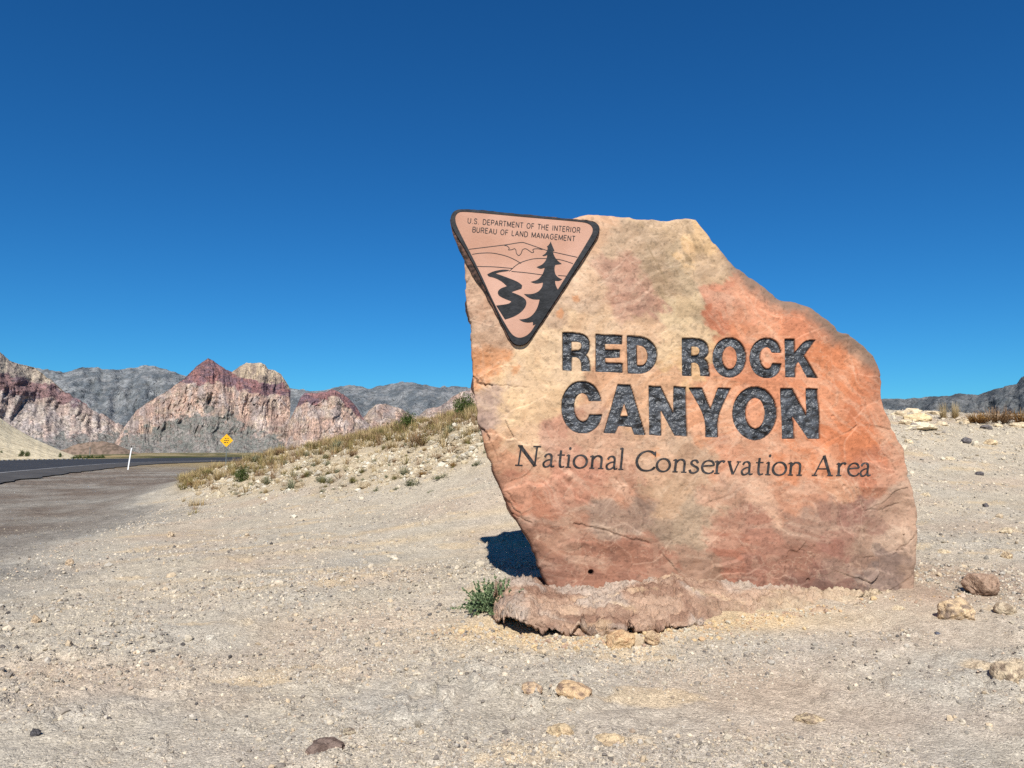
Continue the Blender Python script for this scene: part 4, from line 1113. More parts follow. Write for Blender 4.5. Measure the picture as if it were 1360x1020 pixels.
for q in range(nu):
    P = np.array([(yb[q], gz0[q] - .25), (yb[q] + .02, ztp[q] - .08), (yb[q] - .06, ztp[q]), (max(yf[q] + .35, 7.42) * .5 + yb[q] * .5, ztp[q]), (yf[q] + .55 * (7.45 - yf[q]) + .03, ztp[q] - drop[q] * .35), (yf[q] + .14, lip[q] + .01), (yf[q] + .02, lip[q] - .25 * lh[q]), (yf[q] + .015, lip[q] - (.55 - .22 * cave[q]) * lh[q]), (yf[q] + .07 + max(und[q], -.1) * (.5 + .35 * cave[q]), gz0[q] + (.25 + .27 * cave[q]) * lh[q]), (yf[q] + .10 + und[q], gz0[q] - .05), (yf[q] + .2 + und[q], gz0[q] - .25)])
    P = resample(np.vstack([P, P[:1]]), 40)
    dl = np.concatenate([[0], np.cumsum(np.linalg.norm(np.diff(P, axis=0), axis=1))])
    tq = np.linspace(0, dl[-1], nt_, endpoint=False)
    Q = np.stack([np.interp(tq, dl, P[:, 0]), np.interp(tq, dl, P[:, 1])], 1)
    T = np.roll(Q, -2, 0) - np.roll(Q, 2, 0); T /= np.maximum(np.linalg.norm(T, axis=1), 1e-6)[:, None]
    cq = Q.mean(0)
    e0 = math.sqrt(max(0, 1 - max(0, 1 - us[q] / 0.06) ** 2)) * math.sqrt(max(0, 1 - max(0, (us[q] - .95) / .05) ** 2)) + 0.002
    Q = cq + (Q - cq) * e0
    FY[q], FZ[q] = Q[:, 0], Q[:, 1]
    NYv[q], NZv[q] = -T[:, 1], T[:, 0]
sgn = np.sign((NZv * (FZ - FZ.mean(1, keepdims=True))).sum()) or 1
dirY, dirZ = NYv * sgn, NZv * sgn
frontness = np.clip(-dirY, 0, 1)
n1 = fbm(FX * 3.2, FY * 3.2, FZ * 3.2, oct=4, seed=400); n2 = fbm(FX * 13, FY * 13, FZ * 13, oct=3, seed=401); n3 = ridged(FX * 9, FY * 9, FZ * 12, oct=3, seed=402)
n4 = fbm(FX * 34, FY * 34, FZ * 34, oct=2, seed=403)
lump = np.abs(fbm(FX * 6, FY * 6, FZ * 7, oct=3, seed=406))
amp = 0.030 * n1 + 0.016 * n2 + 0.026 * (n3 - 0.4) + 0.007 * n4 - 0.035 * smooth(0.12, 0.0, lump)
hole = np.exp(-(((FX - 0.62) / 0.10) ** 2 + ((FZ - 0.13) / 0.045) ** 2)) * (FY < 7.0) + 0.8 * np.exp(-(((FX - 0.03) / 0.07) ** 2 + ((FZ - 0.08) / 0.05) ** 2)) * (FY < 7.0) + 0.5 * np.exp(-(((FX - 0.25) / 0.05) ** 2 + ((FZ - 0.16) / 0.03) ** 2)) * (FY < 7.0)
w1, w2, _, _, wid = worley(FX * 4.2 + 0.25 * n2, FY * 4.5, FZ * 7.5 + 0.3 * n1, 710)
v1, v2, _, _, vid = worley(FX * 15, FY * 15, FZ * 17, 720)
calm = 1 - 0.5 * smooth(0.3, 0.8, dirZ)                        # the trodden top is smoother than the broken front
amp = amp * (0.4 + 0.6 * calm) + calm * (0.05 * (wid - 0.5) * smooth(0.0, 0.14, w2 - w1) - 0.05 * smooth(0.14, 0.0, w2 - w1) - 0.008 * smooth(0.25, 0.0, v2 - v1))
lay = (FZ + 0.05 * fbm(FX * 3.0, FY * 2.0, oct=3, seed=412)) * 11.0
lay = 1 - (lay - np.floor(lay))                                     # layers that jut out at their foot and overhang the one below
brk = smooth(-0.15, 0.35, fbm(FX * 4.5, FZ * 5.0, oct=3, seed=413))
amp = amp + 0.075 * lay * brk * frontness * smooth(1.9, 1.2, FX) + calm * (0.018 * n2 + 0.016 * (n3 - 0.4) + 0.006 * n4)
amp = amp - 0.24 * hole * frontness - 0.05 * smooth(0.25, 0.55, fbm(FX * 5, FY * 5, FZ * 9, oct=2, seed=409)) * frontness
FY = FY + dirY * amp; FZ = FZ + dirZ * amp
fc = mixc(np.broadcast_to(lin((202, 168, 142)) * 0.62, FX.shape + (3,)), lin((170, 134, 112)) * 0.62, smooth(-0.3, 0.4, n1 + 0.4 * n2))
fc = mixc(fc, lin((202, 188, 172)) * 0.68, smooth(0.2, 0.6, fbm(FX * 2.4, FY * 2.4, FZ * 2, oct=3, seed=404)) * 0.6)
fc = mixc(fc, lin((222, 192, 154)) * 0.72, smooth(0.15, 0.6, fbm(FX * 4, FY * 6, FZ * 6, oct=3, seed=405)) * 0.5 * smooth(0.3, 0.8, FX))
fc = mixc(fc, (C_TAN + C_SAND) * 0.35, smooth(1.6, 3.4, FX + 0.5 * n1 + 0.8 * (frontness - 0.5)) * 0.8)
fv = np.stack([FX, FY, FZ], -1).reshape(-1, 3)
i = np.arange(nu - 1)[:, None]; j = np.arange(nt_)[None]
Fq = np.stack([i * nt_ + j, i * nt_ + (j + 1) % nt_, (i + 1) * nt_ + (j + 1) % nt_, (i + 1) * nt_ + j], -1).reshape(-1, 4)
o = add_obj('concrete_footing', new_mesh('concrete_footing', fv, Fq[:, ::-1], np.clip(fc, .02, .8).reshape(-1, 3)), M_MORTAR)
tag(o, 'lumpy pinkish brown concrete footing with undercut lip in front of the carved slab', 'footing')

# ------------------------------------------------------------------ stones
def ico(sub):
    t = (1 + 5 ** 0.5) / 2
    V = [(-1, t, 0), (1, t, 0), (-1, -t, 0), (1, -t, 0), (0, -1, t), (0, 1, t), (0, -1, -t), (0, 1, -t), (t, 0, -1), (t, 0, 1), (-t, 0, -1), (-t, 0, 1)]
    Fs = [(0, 11, 5), (0, 5, 1), (0, 1, 7), (0, 7, 10), (0, 10, 11), (1, 5, 9), (5, 11, 4), (11, 10, 2), (10, 7, 6), (7, 1, 8), (3, 9, 4), (3, 4, 2), (3, 2, 6), (3, 6, 8), (3, 8, 9), (4, 9, 5), (2, 4, 11), (6, 2, 10), (8, 6, 7), (9, 8, 1)]
    V = [np.array(v) / np.linalg.norm(v) for v in V]
    for _ in range(sub):
        cache, nf = {}, []
        def mid(a, b):
            k_ = (min(a, b), max(a, b))
            if k_ not in cache:
                m = V[a] + V[b]; V.append(m / np.linalg.norm(m)); cache[k_] = len(V) - 1
            return cache[k_]
        for a, b, c in Fs:
            x, y, z = mid(a, b), mid(b, c), mid(c, a)
            nf += [(a, x, z), (b, y, x), (c, z, y), (x, y, z)]
        Fs = nf
    return np.array(V), np.array(Fs)
ICO0, ICO3 = ico(0), ico(3)
def stone_mesh(name, sx, sy, sz, c, seed, c2=None, angular=0.35):
    V, Fs = ICO3
    r_ = np.random.default_rng(seed)
    d = np.ones(len(V))
    for _ in range(9):                        # flat cuts make facets
        n = r_.normal(size=3); n /= np.linalg.norm(n)
        h = r_.uniform(0.55, 0.9)
        dd = V @ n
        d = np.minimum(d, np.where(dd > 1e-3, h / np.maximum(dd, 1e-3), 9))
    d = 1 - min(1.0, angular * 2.6) * (1 - d)
    W = V * d[:, None]
    n1 = fbm(V[:, 0] * 2.2 + seed, V[:, 1] * 2.2, V[:, 2] * 2.2, oct=4, seed=seed)
    W = W * (1 + 0.16 * n1)[:, None]
    W = W * np.array([sx, sy, sz])
    cc = np.broadcast_to(np.array(c), W.shape).copy()
    cc = mixc(cc, np.array(c2 if c2 is not None else np.array(c) * 0.6), smooth(-0.1, 0.5, fbm(V[:, 0] * 3, V[:, 1] * 3, V[:, 2] * 3 + seed, oct=3, seed=seed + 5)))
    return new_mesh(name, W, Fs, cc, False)
def place_stone(px, py, wpx, hpx, c, label, seed, c2=None, sink=0.25, depth=0.8, cat='stone', group=None, name='stone'):
    X, Y, Z = ground_hit(px, py)
    k_ = Y / F
    sx, sz = wpx * k_ / 2, hpx * k_ / 2 / (1 - sink * 0.6)
    me = stone_mesh(name, sx, sx * depth, sz, lin(c) * 0.82, seed, None if c2 is None else lin(c2) * 0.82)
    o = add_obj(name, me, M_STONE, None, (X, Y + sx * depth * 0.5, Z + sz * (1 - 2 * sink)))
    o.rotation_euler = (0, 0, random.uniform(-0.4, 0.4))
    return tag(o, label, cat, group)
place_stone(1309, 792, 44, 36, (184, 154, 130), 'large brown stone right of the slab with dark hollow on its left side', 1, (146, 118, 98))
place_stone(1278, 826, 48, 32, (226, 196, 156), 'cream rounded lump of rock below the large brown stone', 2, (150, 130, 112))
place_stone(1340, 818, 30, 20, (216, 196, 166), 'pale stone at right border beside the cream lump', 3, (170, 150, 126))
place_stone(822, 861, 44, 26, (224, 190, 146), 'smooth tan stone lying against front of the concrete footing', 4, (200, 160, 120))
place_stone(868, 858, 24, 20, (214, 184, 146), 'small tan stone just right of the smooth stone before the footing', 5, (160, 130, 106))
place_stone(428, 1007, 50, 26, (140, 120, 108), 'flat topped brown stone half buried at bottom left of centre', 6, (104, 86, 76), 0.3)
place_stone(462, 978, 18, 10, (196, 180, 152), 'thin pale stone just above the brown half buried stone', 7, (120, 104, 92))
place_stone(762, 930, 52, 26, (222, 188, 146), 'broad yellowish stone showing through gravel in front of the footing', 8, (150, 124, 104), 0.42)
place_stone(706, 922, 30, 16, (214, 184, 148), 'small tan stone left of the broad yellowish one', 9, (150, 128, 112), 0.4)
place_stone(745, 980, 36, 18, (226, 200, 160), 'cream stone chip near bottom edge left of the pale flat stone', 10, (190, 164, 130), 0.42)
place_stone(808, 990, 48, 16, (224, 198, 158), 'long pale flat stone at bottom edge below the slab', 11, (190, 166, 134), 0.45)
place_stone(1344, 912, 44, 34, (220, 198, 166), 'pale broken rock cut by the right border of the picture', 12, (150, 130, 110), 0.35)
place_stone(1080, 962, 44, 16, (220, 196, 158), 'cream rock patch half sunk at bottom right of centre', 13, (160, 140, 118), 0.42)
place_stone(46, 980, 14, 12, (96, 92, 92), 'small dark grey stone near the lower left corner', 14, (70, 66, 66))
place_stone(45, 828, 16, 12, (206, 182, 150), 'pinkish stone beside left border on the dirt', 15, (170, 146, 120))
place_stone(278, 853, 14, 10, (216, 206, 188), 'lone whitish stone on bare dirt at left', 16, (170, 160, 146))
place_stone(524, 746, 14, 10, (226, 214, 192), 'white stone on dirt left of the slab shadow', 17, (190, 176, 156))
place_stone(226, 714, 10, 10, (206, 184, 154), 'small tan stone on dirt near the gravel pull out', 18, (120, 102, 88))
place_stone(90, 751, 12, 10, (200, 176, 146), 'tan stone left of the grey smudge on the dirt', 19, (160, 138, 114))
place_stone(630, 817, 10, 8, (232, 214, 182), 'little cream stone below the green plant', 20, (210, 190, 156))
place_stone(1225, 572, 50, 13, (232, 216, 184), 'long white slab of rock on crest right of the sign', 21, (206, 188, 156), 0.3)
place_stone(1222, 560, 34, 14, (228, 204, 160), 'yellowish crest rock behind the long white slab', 22, (206, 178, 134), 0.3)
place_stone(1278, 560, 16, 8, (224, 206, 178), 'pale rock on crest beside the straw tufts', 23, (186, 170, 146), 0.3)
place_stone(1341, 562, 20, 9, (206, 196, 180), 'grey white rock on crest under the brown bushes', 24, (170, 162, 150), 0.3)
place_stone(1286, 589, 14, 9, (122, 116, 114), 'round grey stone on the right hand slope', 25, (96, 90, 90))
place_stone(1320, 591, 20, 9, (224, 200, 160), 'tan flat stone next to the round grey stone on the slope', 26, (180, 156, 124), 0.3)
place_stone(1303, 632, 14, 7, (112, 106, 106), 'dark flat stone midway up the right hand slope', 27, (90, 84, 84), 0.3)
place_stone(1310, 674, 9, 8, (108, 102, 102), 'small dark stone low on the right hand slope', 28, (84, 80, 80))
place_stone(1216, 571, 12, 12, (150, 140, 134), 'grey stone at left tip of the long white slab', 29, (120, 112, 108), 0.3)
place_stone(1312, 570, 16, 7, (130, 122, 118), 'flat grey stone on the crest below the brown bushes', 30, (104, 98, 96), 0.3)
place_stone(938, 768, 22, 8, (186, 184, 178), 'grey white cobble set in the footing against the slab', 31, (120, 116, 112), 0.1)
place_stone(1340, 742, 16, 10, (216, 190, 152), 'tan stone with dark left side above the large brown stone', 32, (150, 128, 104), 0.3)
place_stone(1246, 845, 10, 6, (110, 112, 122), 'bluish grey pebble below the cream lump', 33, (90, 90, 98), 0.3)

for q, (px, py, w, h, lb) in enumerate([
        (1198, 553, 22, 10, 'cream crest rock touching the right edge of the slab'), (1214, 549, 26, 9, 'low cream rock on the skyline right of the slab'),
        (1240, 551, 24, 9, 'pale rock on the skyline left of the straw tufts'), (1206, 565, 20, 10, 'yellowish rock below the skyline beside the slab'),
        (1252, 566, 18, 8, 'pale rock just right of the long white slab of rock'), (1282, 563, 22, 9, 'cream rock below the right straw tuft'),
        (1356, 569, 26, 10, 'pinkish rock on the crest cut by the right border'), (1328, 568, 18, 7, 'small pale rock under the tallest brown bush'),
        (1208, 590, 14, 7, 'small cream stone on the slope close to the slab'), (1262, 612, 16, 6, 'flat pale stone on the right hand slope below the grey one'),
        (1232, 660, 16, 7, 'flat pale stone on the slope right of the slab middle'), (1340, 708, 20, 9, 'tan stone at right border low on the slope'),
        (1256, 735, 18, 7, 'cream flat stone above the large brown stone'), (1196, 812, 18, 7, 'thin pale stone lying in front of the slab right corner')]):
    place_stone(px, py, w, h, (226, 206, 172), lb, 60 + q, (196, 174, 142), 0.36)

# ---- rubble stones on the mound that can be told apart: copies of a few shapes
protos = [stone_mesh('rubble_stone', 1, 0.8, 0.62, lin(c) * 0.76, 40 + q, lin(c2) * 0.76) for q, (c, c2) in enumerate([((228, 214, 188), (200, 184, 156)), ((216, 200, 172), (180, 164, 138)), ((232, 220, 198), (206, 192, 166)), ((222, 200, 164), (190, 168, 134))])]
for p in protos: p.materials.append(M_STONE)
cnt = 0
while cnt < 150:
    px = random.uniform(255, 645); f_ = random.random() ** 0.8
    py = toe(px) + 2 - f_ * np.interp(px, [255, 350, 450, 560, 645], [18, 34, 44, 46, 44])
    X, Y, Z = ground_hit(px, py, 10)
    if Y > 33: continue
    s = random.choice([0.05, 0.07, 0.09, 0.12]) * random.uniform(0.8, 1.3)
    o = add_obj('rubble_stone', random.choice(protos), None, None, (X, Y, Z + s * 0.22))
    o.scale = (s, s, s); o.rotation_euler = (random.uniform(-.3, .3), random.uniform(-.3, .3), random.uniform(0, 6.28))
    tag(o, 'pale rubble stone strewn among the shrubs on the mound slope', 'stone', 'rubble stones on the mound slope')
    cnt += 1

# ---- countless small gravel, one mesh each
OCT = (np.array([(1, 0, 0), (-1, 0, 0), (0, 1, 0), (0, -1, 0), (0, 0, 1), (0, 0, -1)], float), np.array([(0, 2, 4), (2, 1, 4), (1, 3, 4), (3, 0, 4), (2, 0, 5), (1, 2, 5), (3, 1, 5), (0, 3, 5)]))
def scatter(name, X, Y, S, cols, mat, flat=(0.55, 1.0), shape=None):
    n = len(X)
    V0, F0 = shape or ICO0
    nv_ = len(V0)
    Z = zground(X, Y) + micro(X, Y)
    J = 1 + rng.uniform(-0.32, 0.25, (n, nv_, 1))
    W = V0[None] * J
    a = rng.uniform(0, 2 * math.pi, n); ca, sa = np.cos(a), np.sin(a)
    W = W * np.stack([np.ones(n), rng.uniform(0.55, 1.0, n), rng.uniform(flat[0], flat[1], n)], 1)[:, None]
    tl = rng.uniform(-0.5, 0.5, n)[:, None] * (0.5 if nv_ == 6 else 1)
    W = np.stack([W[..., 0], W[..., 1] * np.cos(tl) - W[..., 2] * np.sin(tl), W[..., 1] * np.sin(tl) + W[..., 2] * np.cos(tl)], -1)
    W = np.stack([W[..., 0] * ca[:, None] - W[..., 1] * sa[:, None], W[..., 0] * sa[:, None] + W[..., 1] * ca[:, None], W[..., 2]], -1)
    W = W * S[:, None, None] + np.stack([X, Y, Z + S * 0.18], 1)[:, None]
    Fs = (F0[None] + (np.arange(n) * nv_)[:, None, None]).reshape(-1, 3)
    C = np.repeat(cols[:, None], nv_, 1).reshape(-1, 3)
    me = new_mesh(name, W.reshape(-1, 3), Fs, np.clip(C, 0.01, 0.85), False)
    return tag(add_obj(name, me, mat), kind='stuff')
NG = 210000
ga = np.radians(rng.uniform(-43, 43, NG))
gr = np.exp(np.where(rng.uniform(0, 1, NG) < 0.45, rng.uniform(math.log(3.0), math.log(26), NG), rng.uniform(math.log(3.2), math.log(9.5), NG)))
gx, gy = gr * np.sin(ga), gr * np.cos(ga)
inrock = (gx > -0.1) & (gx < 4.0) & (gy > 6.5) & (gy < 8.6)
gx, gy, gr = gx[~inrock], gy[~inrock], gr[~inrock]
S = np.exp(rng.normal(math.log(0.0060), 0.48, len(gx))) * np.clip(gr / 5.5, 0.85, 3.2)
S = np.clip(S, 0.0035, 0.03)
rare = rng.uniform(0, 1, len(gx)) < 0.007; S[rare] *= rng.uniform(1.6, 3.0, rare.sum())
pal = np.array([lin(c) for c in ((208, 194, 172), (194, 184, 170), (226, 210, 186), (172, 160, 146), (150, 140, 130), (212, 190, 160), (200, 178, 156), (112, 106, 102))]) * np.array((0.70, 0.70, 0.69))
cols = pal[rng.choice(8, len(gx), p=[.30, .24, .10, .16, .08, .05, .05, .02])] * rng.uniform(0.60, 1.18, (len(gx), 1))
cols[rare] = pal[rng.choice([0, 1, 2, 5], rare.sum())] * 0.95
offg, _ = road_coords(gx, gy)
edge_g = np.interp(gy, [-20, 8, 13, 17, 26, 33, 45, 60], [-2, -5.5, -7.0, -8.0, -11.2, -12.8, -14, -16])
pull = gx < edge_g - 0.5
cols[pull] *= 0.62
dn = fbm(gx / 1.2, gy / 1.0, oct=3, seed=90)                     # swept and stony patches
keep = (offg < -0.5) & (rng.uniform(0, 1, len(gx)) < 0.60 + 0.8 * dn) & ~(pull & (rng.uniform(0, 1, len(gx)) < 0.75))
big = S * 5.5 / np.maximum(gr, 3) > 0.0135
tq = np.arange(5) * 2 * math.pi / 5
DOME = (np.vstack([np.stack([np.cos(tq), np.sin(tq), tq * 0 - 0.35], 1), [(0, 0, 0.9)]]), np.array([(0, 1, 5), (1, 2, 5), (2, 3, 5), (3, 4, 5), (4, 0, 5)]))   # buried half left off
for q_, m_ in ((ICO0, big), (DOME, ~big)):
    m_ = m_ & keep
    scatter('gravel', gx[m_], gy[m_], S[m_], cols[m_], M_GRAVEL, shape=q_)
# rubble crumbs on the mound
mx, my = [], []
NR = 5200
ra = rng.uniform(-0.42, 0.02, NR * 4) ; ry = rng.uniform(13, 34, NR * 4)
rx = ra * ry
rz = zt(rx, ry)
qx, qy = to_px(rx, ry, rz)
ok = (qy < toe(qx) + 2 + rng.exponential(5.0, len(qx)) - rng.exponential(6.0, len(qx))) & (qx > 235) & (qx < 740) & (noise(rx * 1.1, ry * 0.9, seed=91) > -0.35)
rx, ry = rx[ok][:NR], ry[ok][:NR]
S = np.exp(rng.normal(math.log(0.035), 0.45, len(rx)))
S = np.clip(S, 0.015, 0.10)
cols = np.array([lin(c) for c in ((226, 212, 184), (214, 198, 168), (200, 182, 150), (232, 222, 200))])[rng.integers(0, 4, len(rx))] * rng.uniform(0.55, 0.74, (len(rx), 1))
scatter('rubble', rx, ry, S, cols, M_GRAVEL)
# pale rubble up the slope right of the slab, thicker towards its crest
NQ = 2600
rx = rng.uniform(3.2, 15, NQ); ry = 8.8 + 11 * np.sqrt(rng.uniform(0, 1, NQ))
S = np.clip(np.exp(rng.normal(math.log(0.022), 0.5, NQ)) * (0.7 + 0.5 * smooth(12, 19, ry)), .01, .09)
scatter('slope_rubble', rx, ry, S, np.array([lin(c) for c in ((226, 212, 186), (210, 196, 172), (196, 182, 160), (166, 156, 144))])[rng.choice(4, NQ, p=[.35, .3, .25, .1])] * 0.68, M_GRAVEL)
# crumbs spilling off the footing
NS = 900
rx = rng.normal(1.2, 1.3, NS); ry = np.interp(rx, [-.3, .4, 1.2, 1.9, 2.6, 3.4], [6.75, 6.38, 6.62, 6.85, 7.1, 7.35]) - np.abs(rng.normal(0, 0.16, NS))
ok = (rx > -0.7) & (rx < 4.5)
scatter('footing_crumbs', rx[ok], ry[ok], np.clip(np.exp(rng.normal(math.log(0.010), 0.5, ok.sum())), .004, .04), (np.array([lin(c) for c in ((226, 196, 150), (214, 180, 140), (190, 160, 136), (216, 204, 180))])[rng.integers(0, 4, ok.sum())] * 0.66), M_GRAVEL)

# ------------------------------------------------------------------ plants
def blades(n, rad, h, wid, lean, base_c, tip_c, seed, curve=0.25, spread=0.35, seg=3):
    r_ = np.random.default_rng(seed)
    a = r_.uniform(0, 2 * math.pi, n); q = np.sqrt(r_.uniform(0, 1, n)) * rad * spread
    bx_, by_ = q * np.cos(a), q * np.sin(a)
    a2 = a + r_.normal(0, 0.6, n); ln = np.abs(r_.normal(0, lean, n)); hh = h * r_.uniform(0.45, 1.0, n) * (1 - 0.25 * (ln / (lean * 2 + 1e-6)).clip(0, 1))
    V, Fs, C = [], [], []
    for s in range(seg + 1):
        t = s / seg
        off = rad * ln * (t + curve * t * t)
        cx_ = bx_ + off * np.cos(a2); cy_ = by_ + off * np.sin(a2); cz_ = hh * t * (1 - 0.12 * t * ln)
        w = wid * (1 - 0.85 * t)
        pa = a2 + math.pi / 2 + r_.normal(0, 0.5, n) * 0
        V.append(np.stack([cx_ + w * np.cos(pa), cy_ + w * np.sin(pa), cz_], 1)); V.append(np.stack([cx_ - w * np.cos(pa), cy_ - w * np.sin(pa), cz_], 1))
        jit = r_.uniform(0.75, 1.2, (n, 1)) if s == 0 else jit
        cc = (np.array(base_c) * (1 - t) + np.array(tip_c) * t) * jit
        C += [cc, cc]
    V = np.stack(V, 1); C = np.stack(C, 1)          # n, 2(seg+1), 3
    k_ = 2 * (seg + 1)
    f1 = np.array([(2 * s, 2 * s + 1, 2 * s + 3, 2 * s + 2) for s in range(seg)])
    Fs = (f1[None] + (np.arange(n) * k_)[:, None, None]).reshape(-1, 4)
    return V.reshape(-1, 3), Fs, C.reshape(-1, 3)
def leafball(n, rad, h, leaf, c0, c1, seed, clump=9, lw=0.45, upright=0.0):
    """leaf-sized faces gathered in uneven clumps through a crown's volume"""
    r_ = np.random.default_rng(seed)
    cc = r_.normal(size=(clump, 3)); cc /= np.linalg.norm(cc, axis=1)[:, None]
    cc *= r_.uniform(0.35, 0.85, (clump, 1)); cc[:, 2] = np.abs(cc[:, 2]) * 0.9 + 0.05
    cr = r_.uniform(0.22, 0.42, clump)
    k_ = r_.integers(0, clump, n)
    d = r_.normal(size=(n, 3)); d /= np.linalg.norm(d, axis=1)[:, None]
    P = cc[k_] + d * (cr[k_] * r_.uniform(0.3, 1, n) ** 0.5)[:, None]
    P[:, 2] = np.abs(P[:, 2])
    P = P * np.array([rad, rad, h])
    u = r_.normal(size=(n, 3)); u[:, 2] += upright + 0.3
    u /= np.linalg.norm(u, axis=1)[:, None]
    w = np.cross(u, r_.normal(size=(n, 3))); w /= np.linalg.norm(w, axis=1)[:, None]
    L = leaf * r_.uniform(0.6, 1.3, (n, 1))
    V = np.stack([P - u * L * 0.5, P + w * L * lw * 0.5, P + u * L * 0.5, P - w * L * lw * 0.5], 1).reshape(-1, 3)
    Fs = np.arange(n * 4).reshape(-1, 4)
    C = np.repeat((np.array(c0)[None] + (np.array(c1) - np.array(c0))[None] * r_.uniform(0, 1, (n, 1))) * (0.85 + 0.3 * (k_ % 3) / 2)[:, None], 4, 0)
    return V, Fs, C
def cat_mesh(name, parts):
    V, Fs, C, n0 = [], [], [], 0
    for v, f, c in parts:
        V.append(v); Fs.append(f + n0); C.append(c); n0 += len(v)
    return new_mesh(name, np.vstack(V), np.vstack(Fs), np.clip(np.vstack(C), .005, .8), False)
def stems(n, rad, h, c, seed, wid=0.012):
    return blades(n, rad, h, wid, 0.7, c, c, seed, 0.1, 0.15)
STR0, STR1 = lin((146, 122, 82)) * .75, lin((206, 182, 134)) * .75
OLV0, OLV1 = lin((96, 92, 54)) * .7, lin((146, 136, 82)) * .7
GRN0, GRN1 = lin((52, 66, 34)) * .8, lin((92, 104, 52)) * .8
SAG0, SAG1 = lin((104, 108, 84)) * .8, lin((150, 148, 116)) * .8
BRN0, BRN1 = lin((120, 96, 72)) * .75, lin((170, 138, 104)) * .75
RUS0, RUS1 = lin((118, 82, 50)) * .8, lin((160, 126, 74)) * .8
PLANTS = {   # unit shapes: radius 1, height 1
    'straw': [cat_mesh('straw_tuft', [blades(170, 1, 1.0, 0.022, 0.55, STR0, STR1, 500 + q)]) for q in range(3)],
    'olive': [cat_mesh('olive_tuft', [blades(150, 1, 1.0, 0.026, 0.6, OLV0, OLV1, 510 + q), leafball(160, .8, .8, .14, OLV0, OLV1, 515 + q)]) for q in range(3)],
    'sage': [cat_mesh('sage_tuft', [blades(120, 1, 1.0, 0.028, 0.65, SAG0, SAG1, 520 + q), leafball(220, .85, .85, .15, SAG0, SAG1, 525 + q, upright=.8)]) for q in range(3)],
    'brown': [cat_mesh('dry_bush', [blades(260, 1, 1.0, 0.016, 0.75, BRN0, BRN1, 530 + q), leafball(160, .9, .9, .10, BRN0, BRN1, 535 + q)]) for q in range(2)],
    'rust': [cat_mesh('rusty_bush', [blades(200, 1, 1.0, 0.02, 0.75, RUS0, RUS1, 540 + q), leafball(240, .9, .9, .11, RUS0, RUS1, 545 + q)]) for q in range(2)],
    'mat': [cat_mesh('green_mat', [leafball(380, 1, 1, .14, lin((78, 84, 56)) * .8, lin((128, 128, 92)) * .8, 550 + q, clump=7), blades(60, 1, 1, .03, .9, GRN0, SAG1, 555 + q)]) for q in range(2)],
}
GREEN_F = [cat_mesh('foliage', [leafball(2600, 1, 1, .10, GRN0, GRN1, 560 + q, clump=22)]) for q in range(2)]
GREEN_S = [cat_mesh('stem', [stems(26, 1, .8, lin((96, 82, 62)) * .7, 570 + q, .02)]) for q in range(2)]
for l in list(PLANTS.values()) + [GREEN_F, GREEN_S]:
    for me in l: me.materials.append(M_LEAF)
def plant(kind, px, py, w, h, label, cat, name, group=None, k=0, hit=None):
    X, Y, Z = hit if hit else ground_hit(px, py, 5)
    s = Y / F
    if kind == 'green':
        o = empty(name, (X, Y, Z - 0.02), label, cat, group)
        add_obj('foliage', GREEN_F[k % 2], None, o); add_obj('stem', GREEN_S[k % 2], None, o)
    else:
        ms = PLANTS[kind]
        o = add_obj(name, ms[k % len(ms)], None, None, (X, Y, Z - 0.02))
        tag(o, label, cat, group)
    o.scale = (w * s / 2, w * s / 2, h * s * 1.05)
    o.rotation_euler = (0, 0, (k * 2.4 + px) % 6.28)
    return o
plant('green', 541, 570, 36, 23, 'round dark green shrub on the mound crest against pink rock', 'shrub', 'green_shrub', k=0)
plant('green', 617, 552, 36, 32, 'bright green shrub on the crest touching left edge of the slab', 'shrub', 'green_shrub', k=1)
plant('green', 321, 640, 26, 22, 'dark green shrub at left foot of the mound', 'shrub', 'green_shrub', k=0)
plant('olive', 398, 592, 26, 12, 'olive tuft on crest right of the yellow road sign', 'shrub', 'olive_tuft', k=0)
plant('straw', 291, 638, 30, 20, 'rounded straw yellow bush beside the dark green shrub', 'shrub', 'straw_bush', k=1)
plant('olive', 307, 627, 20, 16, 'upright olive bush behind the rounded straw bush', 'shrub', 'olive_bush', k=1)
plant('olive', 276, 632, 24, 12, 'low olive bush at the left tip of the mound', 'shrub', 'olive_bush', k=2)
plant('rust', 262, 646, 30, 11, 'low reddish bush at left tip of the mound near gravel', 'shrub', 'rusty_bush', k=0)
plant('brown', 553, 592, 34, 24, 'wispy brown dry bush high on the mound left of the slab', 'shrub', 'dry_bush', k=0)
plant('rust', 561, 634, 20, 12, 'rusty olive bush on rubble at edge of the dirt', 'shrub', 'rusty_bush', k=1)
plant('mat', 548, 645, 36, 9, 'wide low green mat of leaves at lower edge of rubble', 'plant', 'green_mat', k=0)
plant('mat', 585, 636, 24, 8, 'green mat right of the rusty olive bush', 'plant', 'green_mat', k=1)
plant('mat', 527, 651, 14, 6, 'small green mat left of the wide one', 'plant', 'green_mat', k=1)
plant('sage', 388, 650, 26, 17, 'spreading grey green sage tuft at lower edge of the rubble', 'shrub', 'sage_tuft', k=0)
plant('sage', 353, 645, 16, 16, 'upright sage tuft left of the spreading one', 'shrub', 'sage_tuft', k=1)
plant('sage', 427, 641, 20, 13, 'bushy sage tuft right of the spreading one', 'shrub', 'sage_tuft', k=2)
plant('olive', 408, 634, 18, 12, 'dark olive tuft above the spreading sage tuft', 'shrub', 'olive_tuft', k=0)
plant('sage', 435, 619, 15, 9, 'round green sage cushion on rubble in mid slope', 'shrub', 'sage_tuft', k=0)
plant('sage', 537, 632, 18, 14, 'grey sage tuft above the wide green mat', 'shrub', 'sage_tuft', k=1)
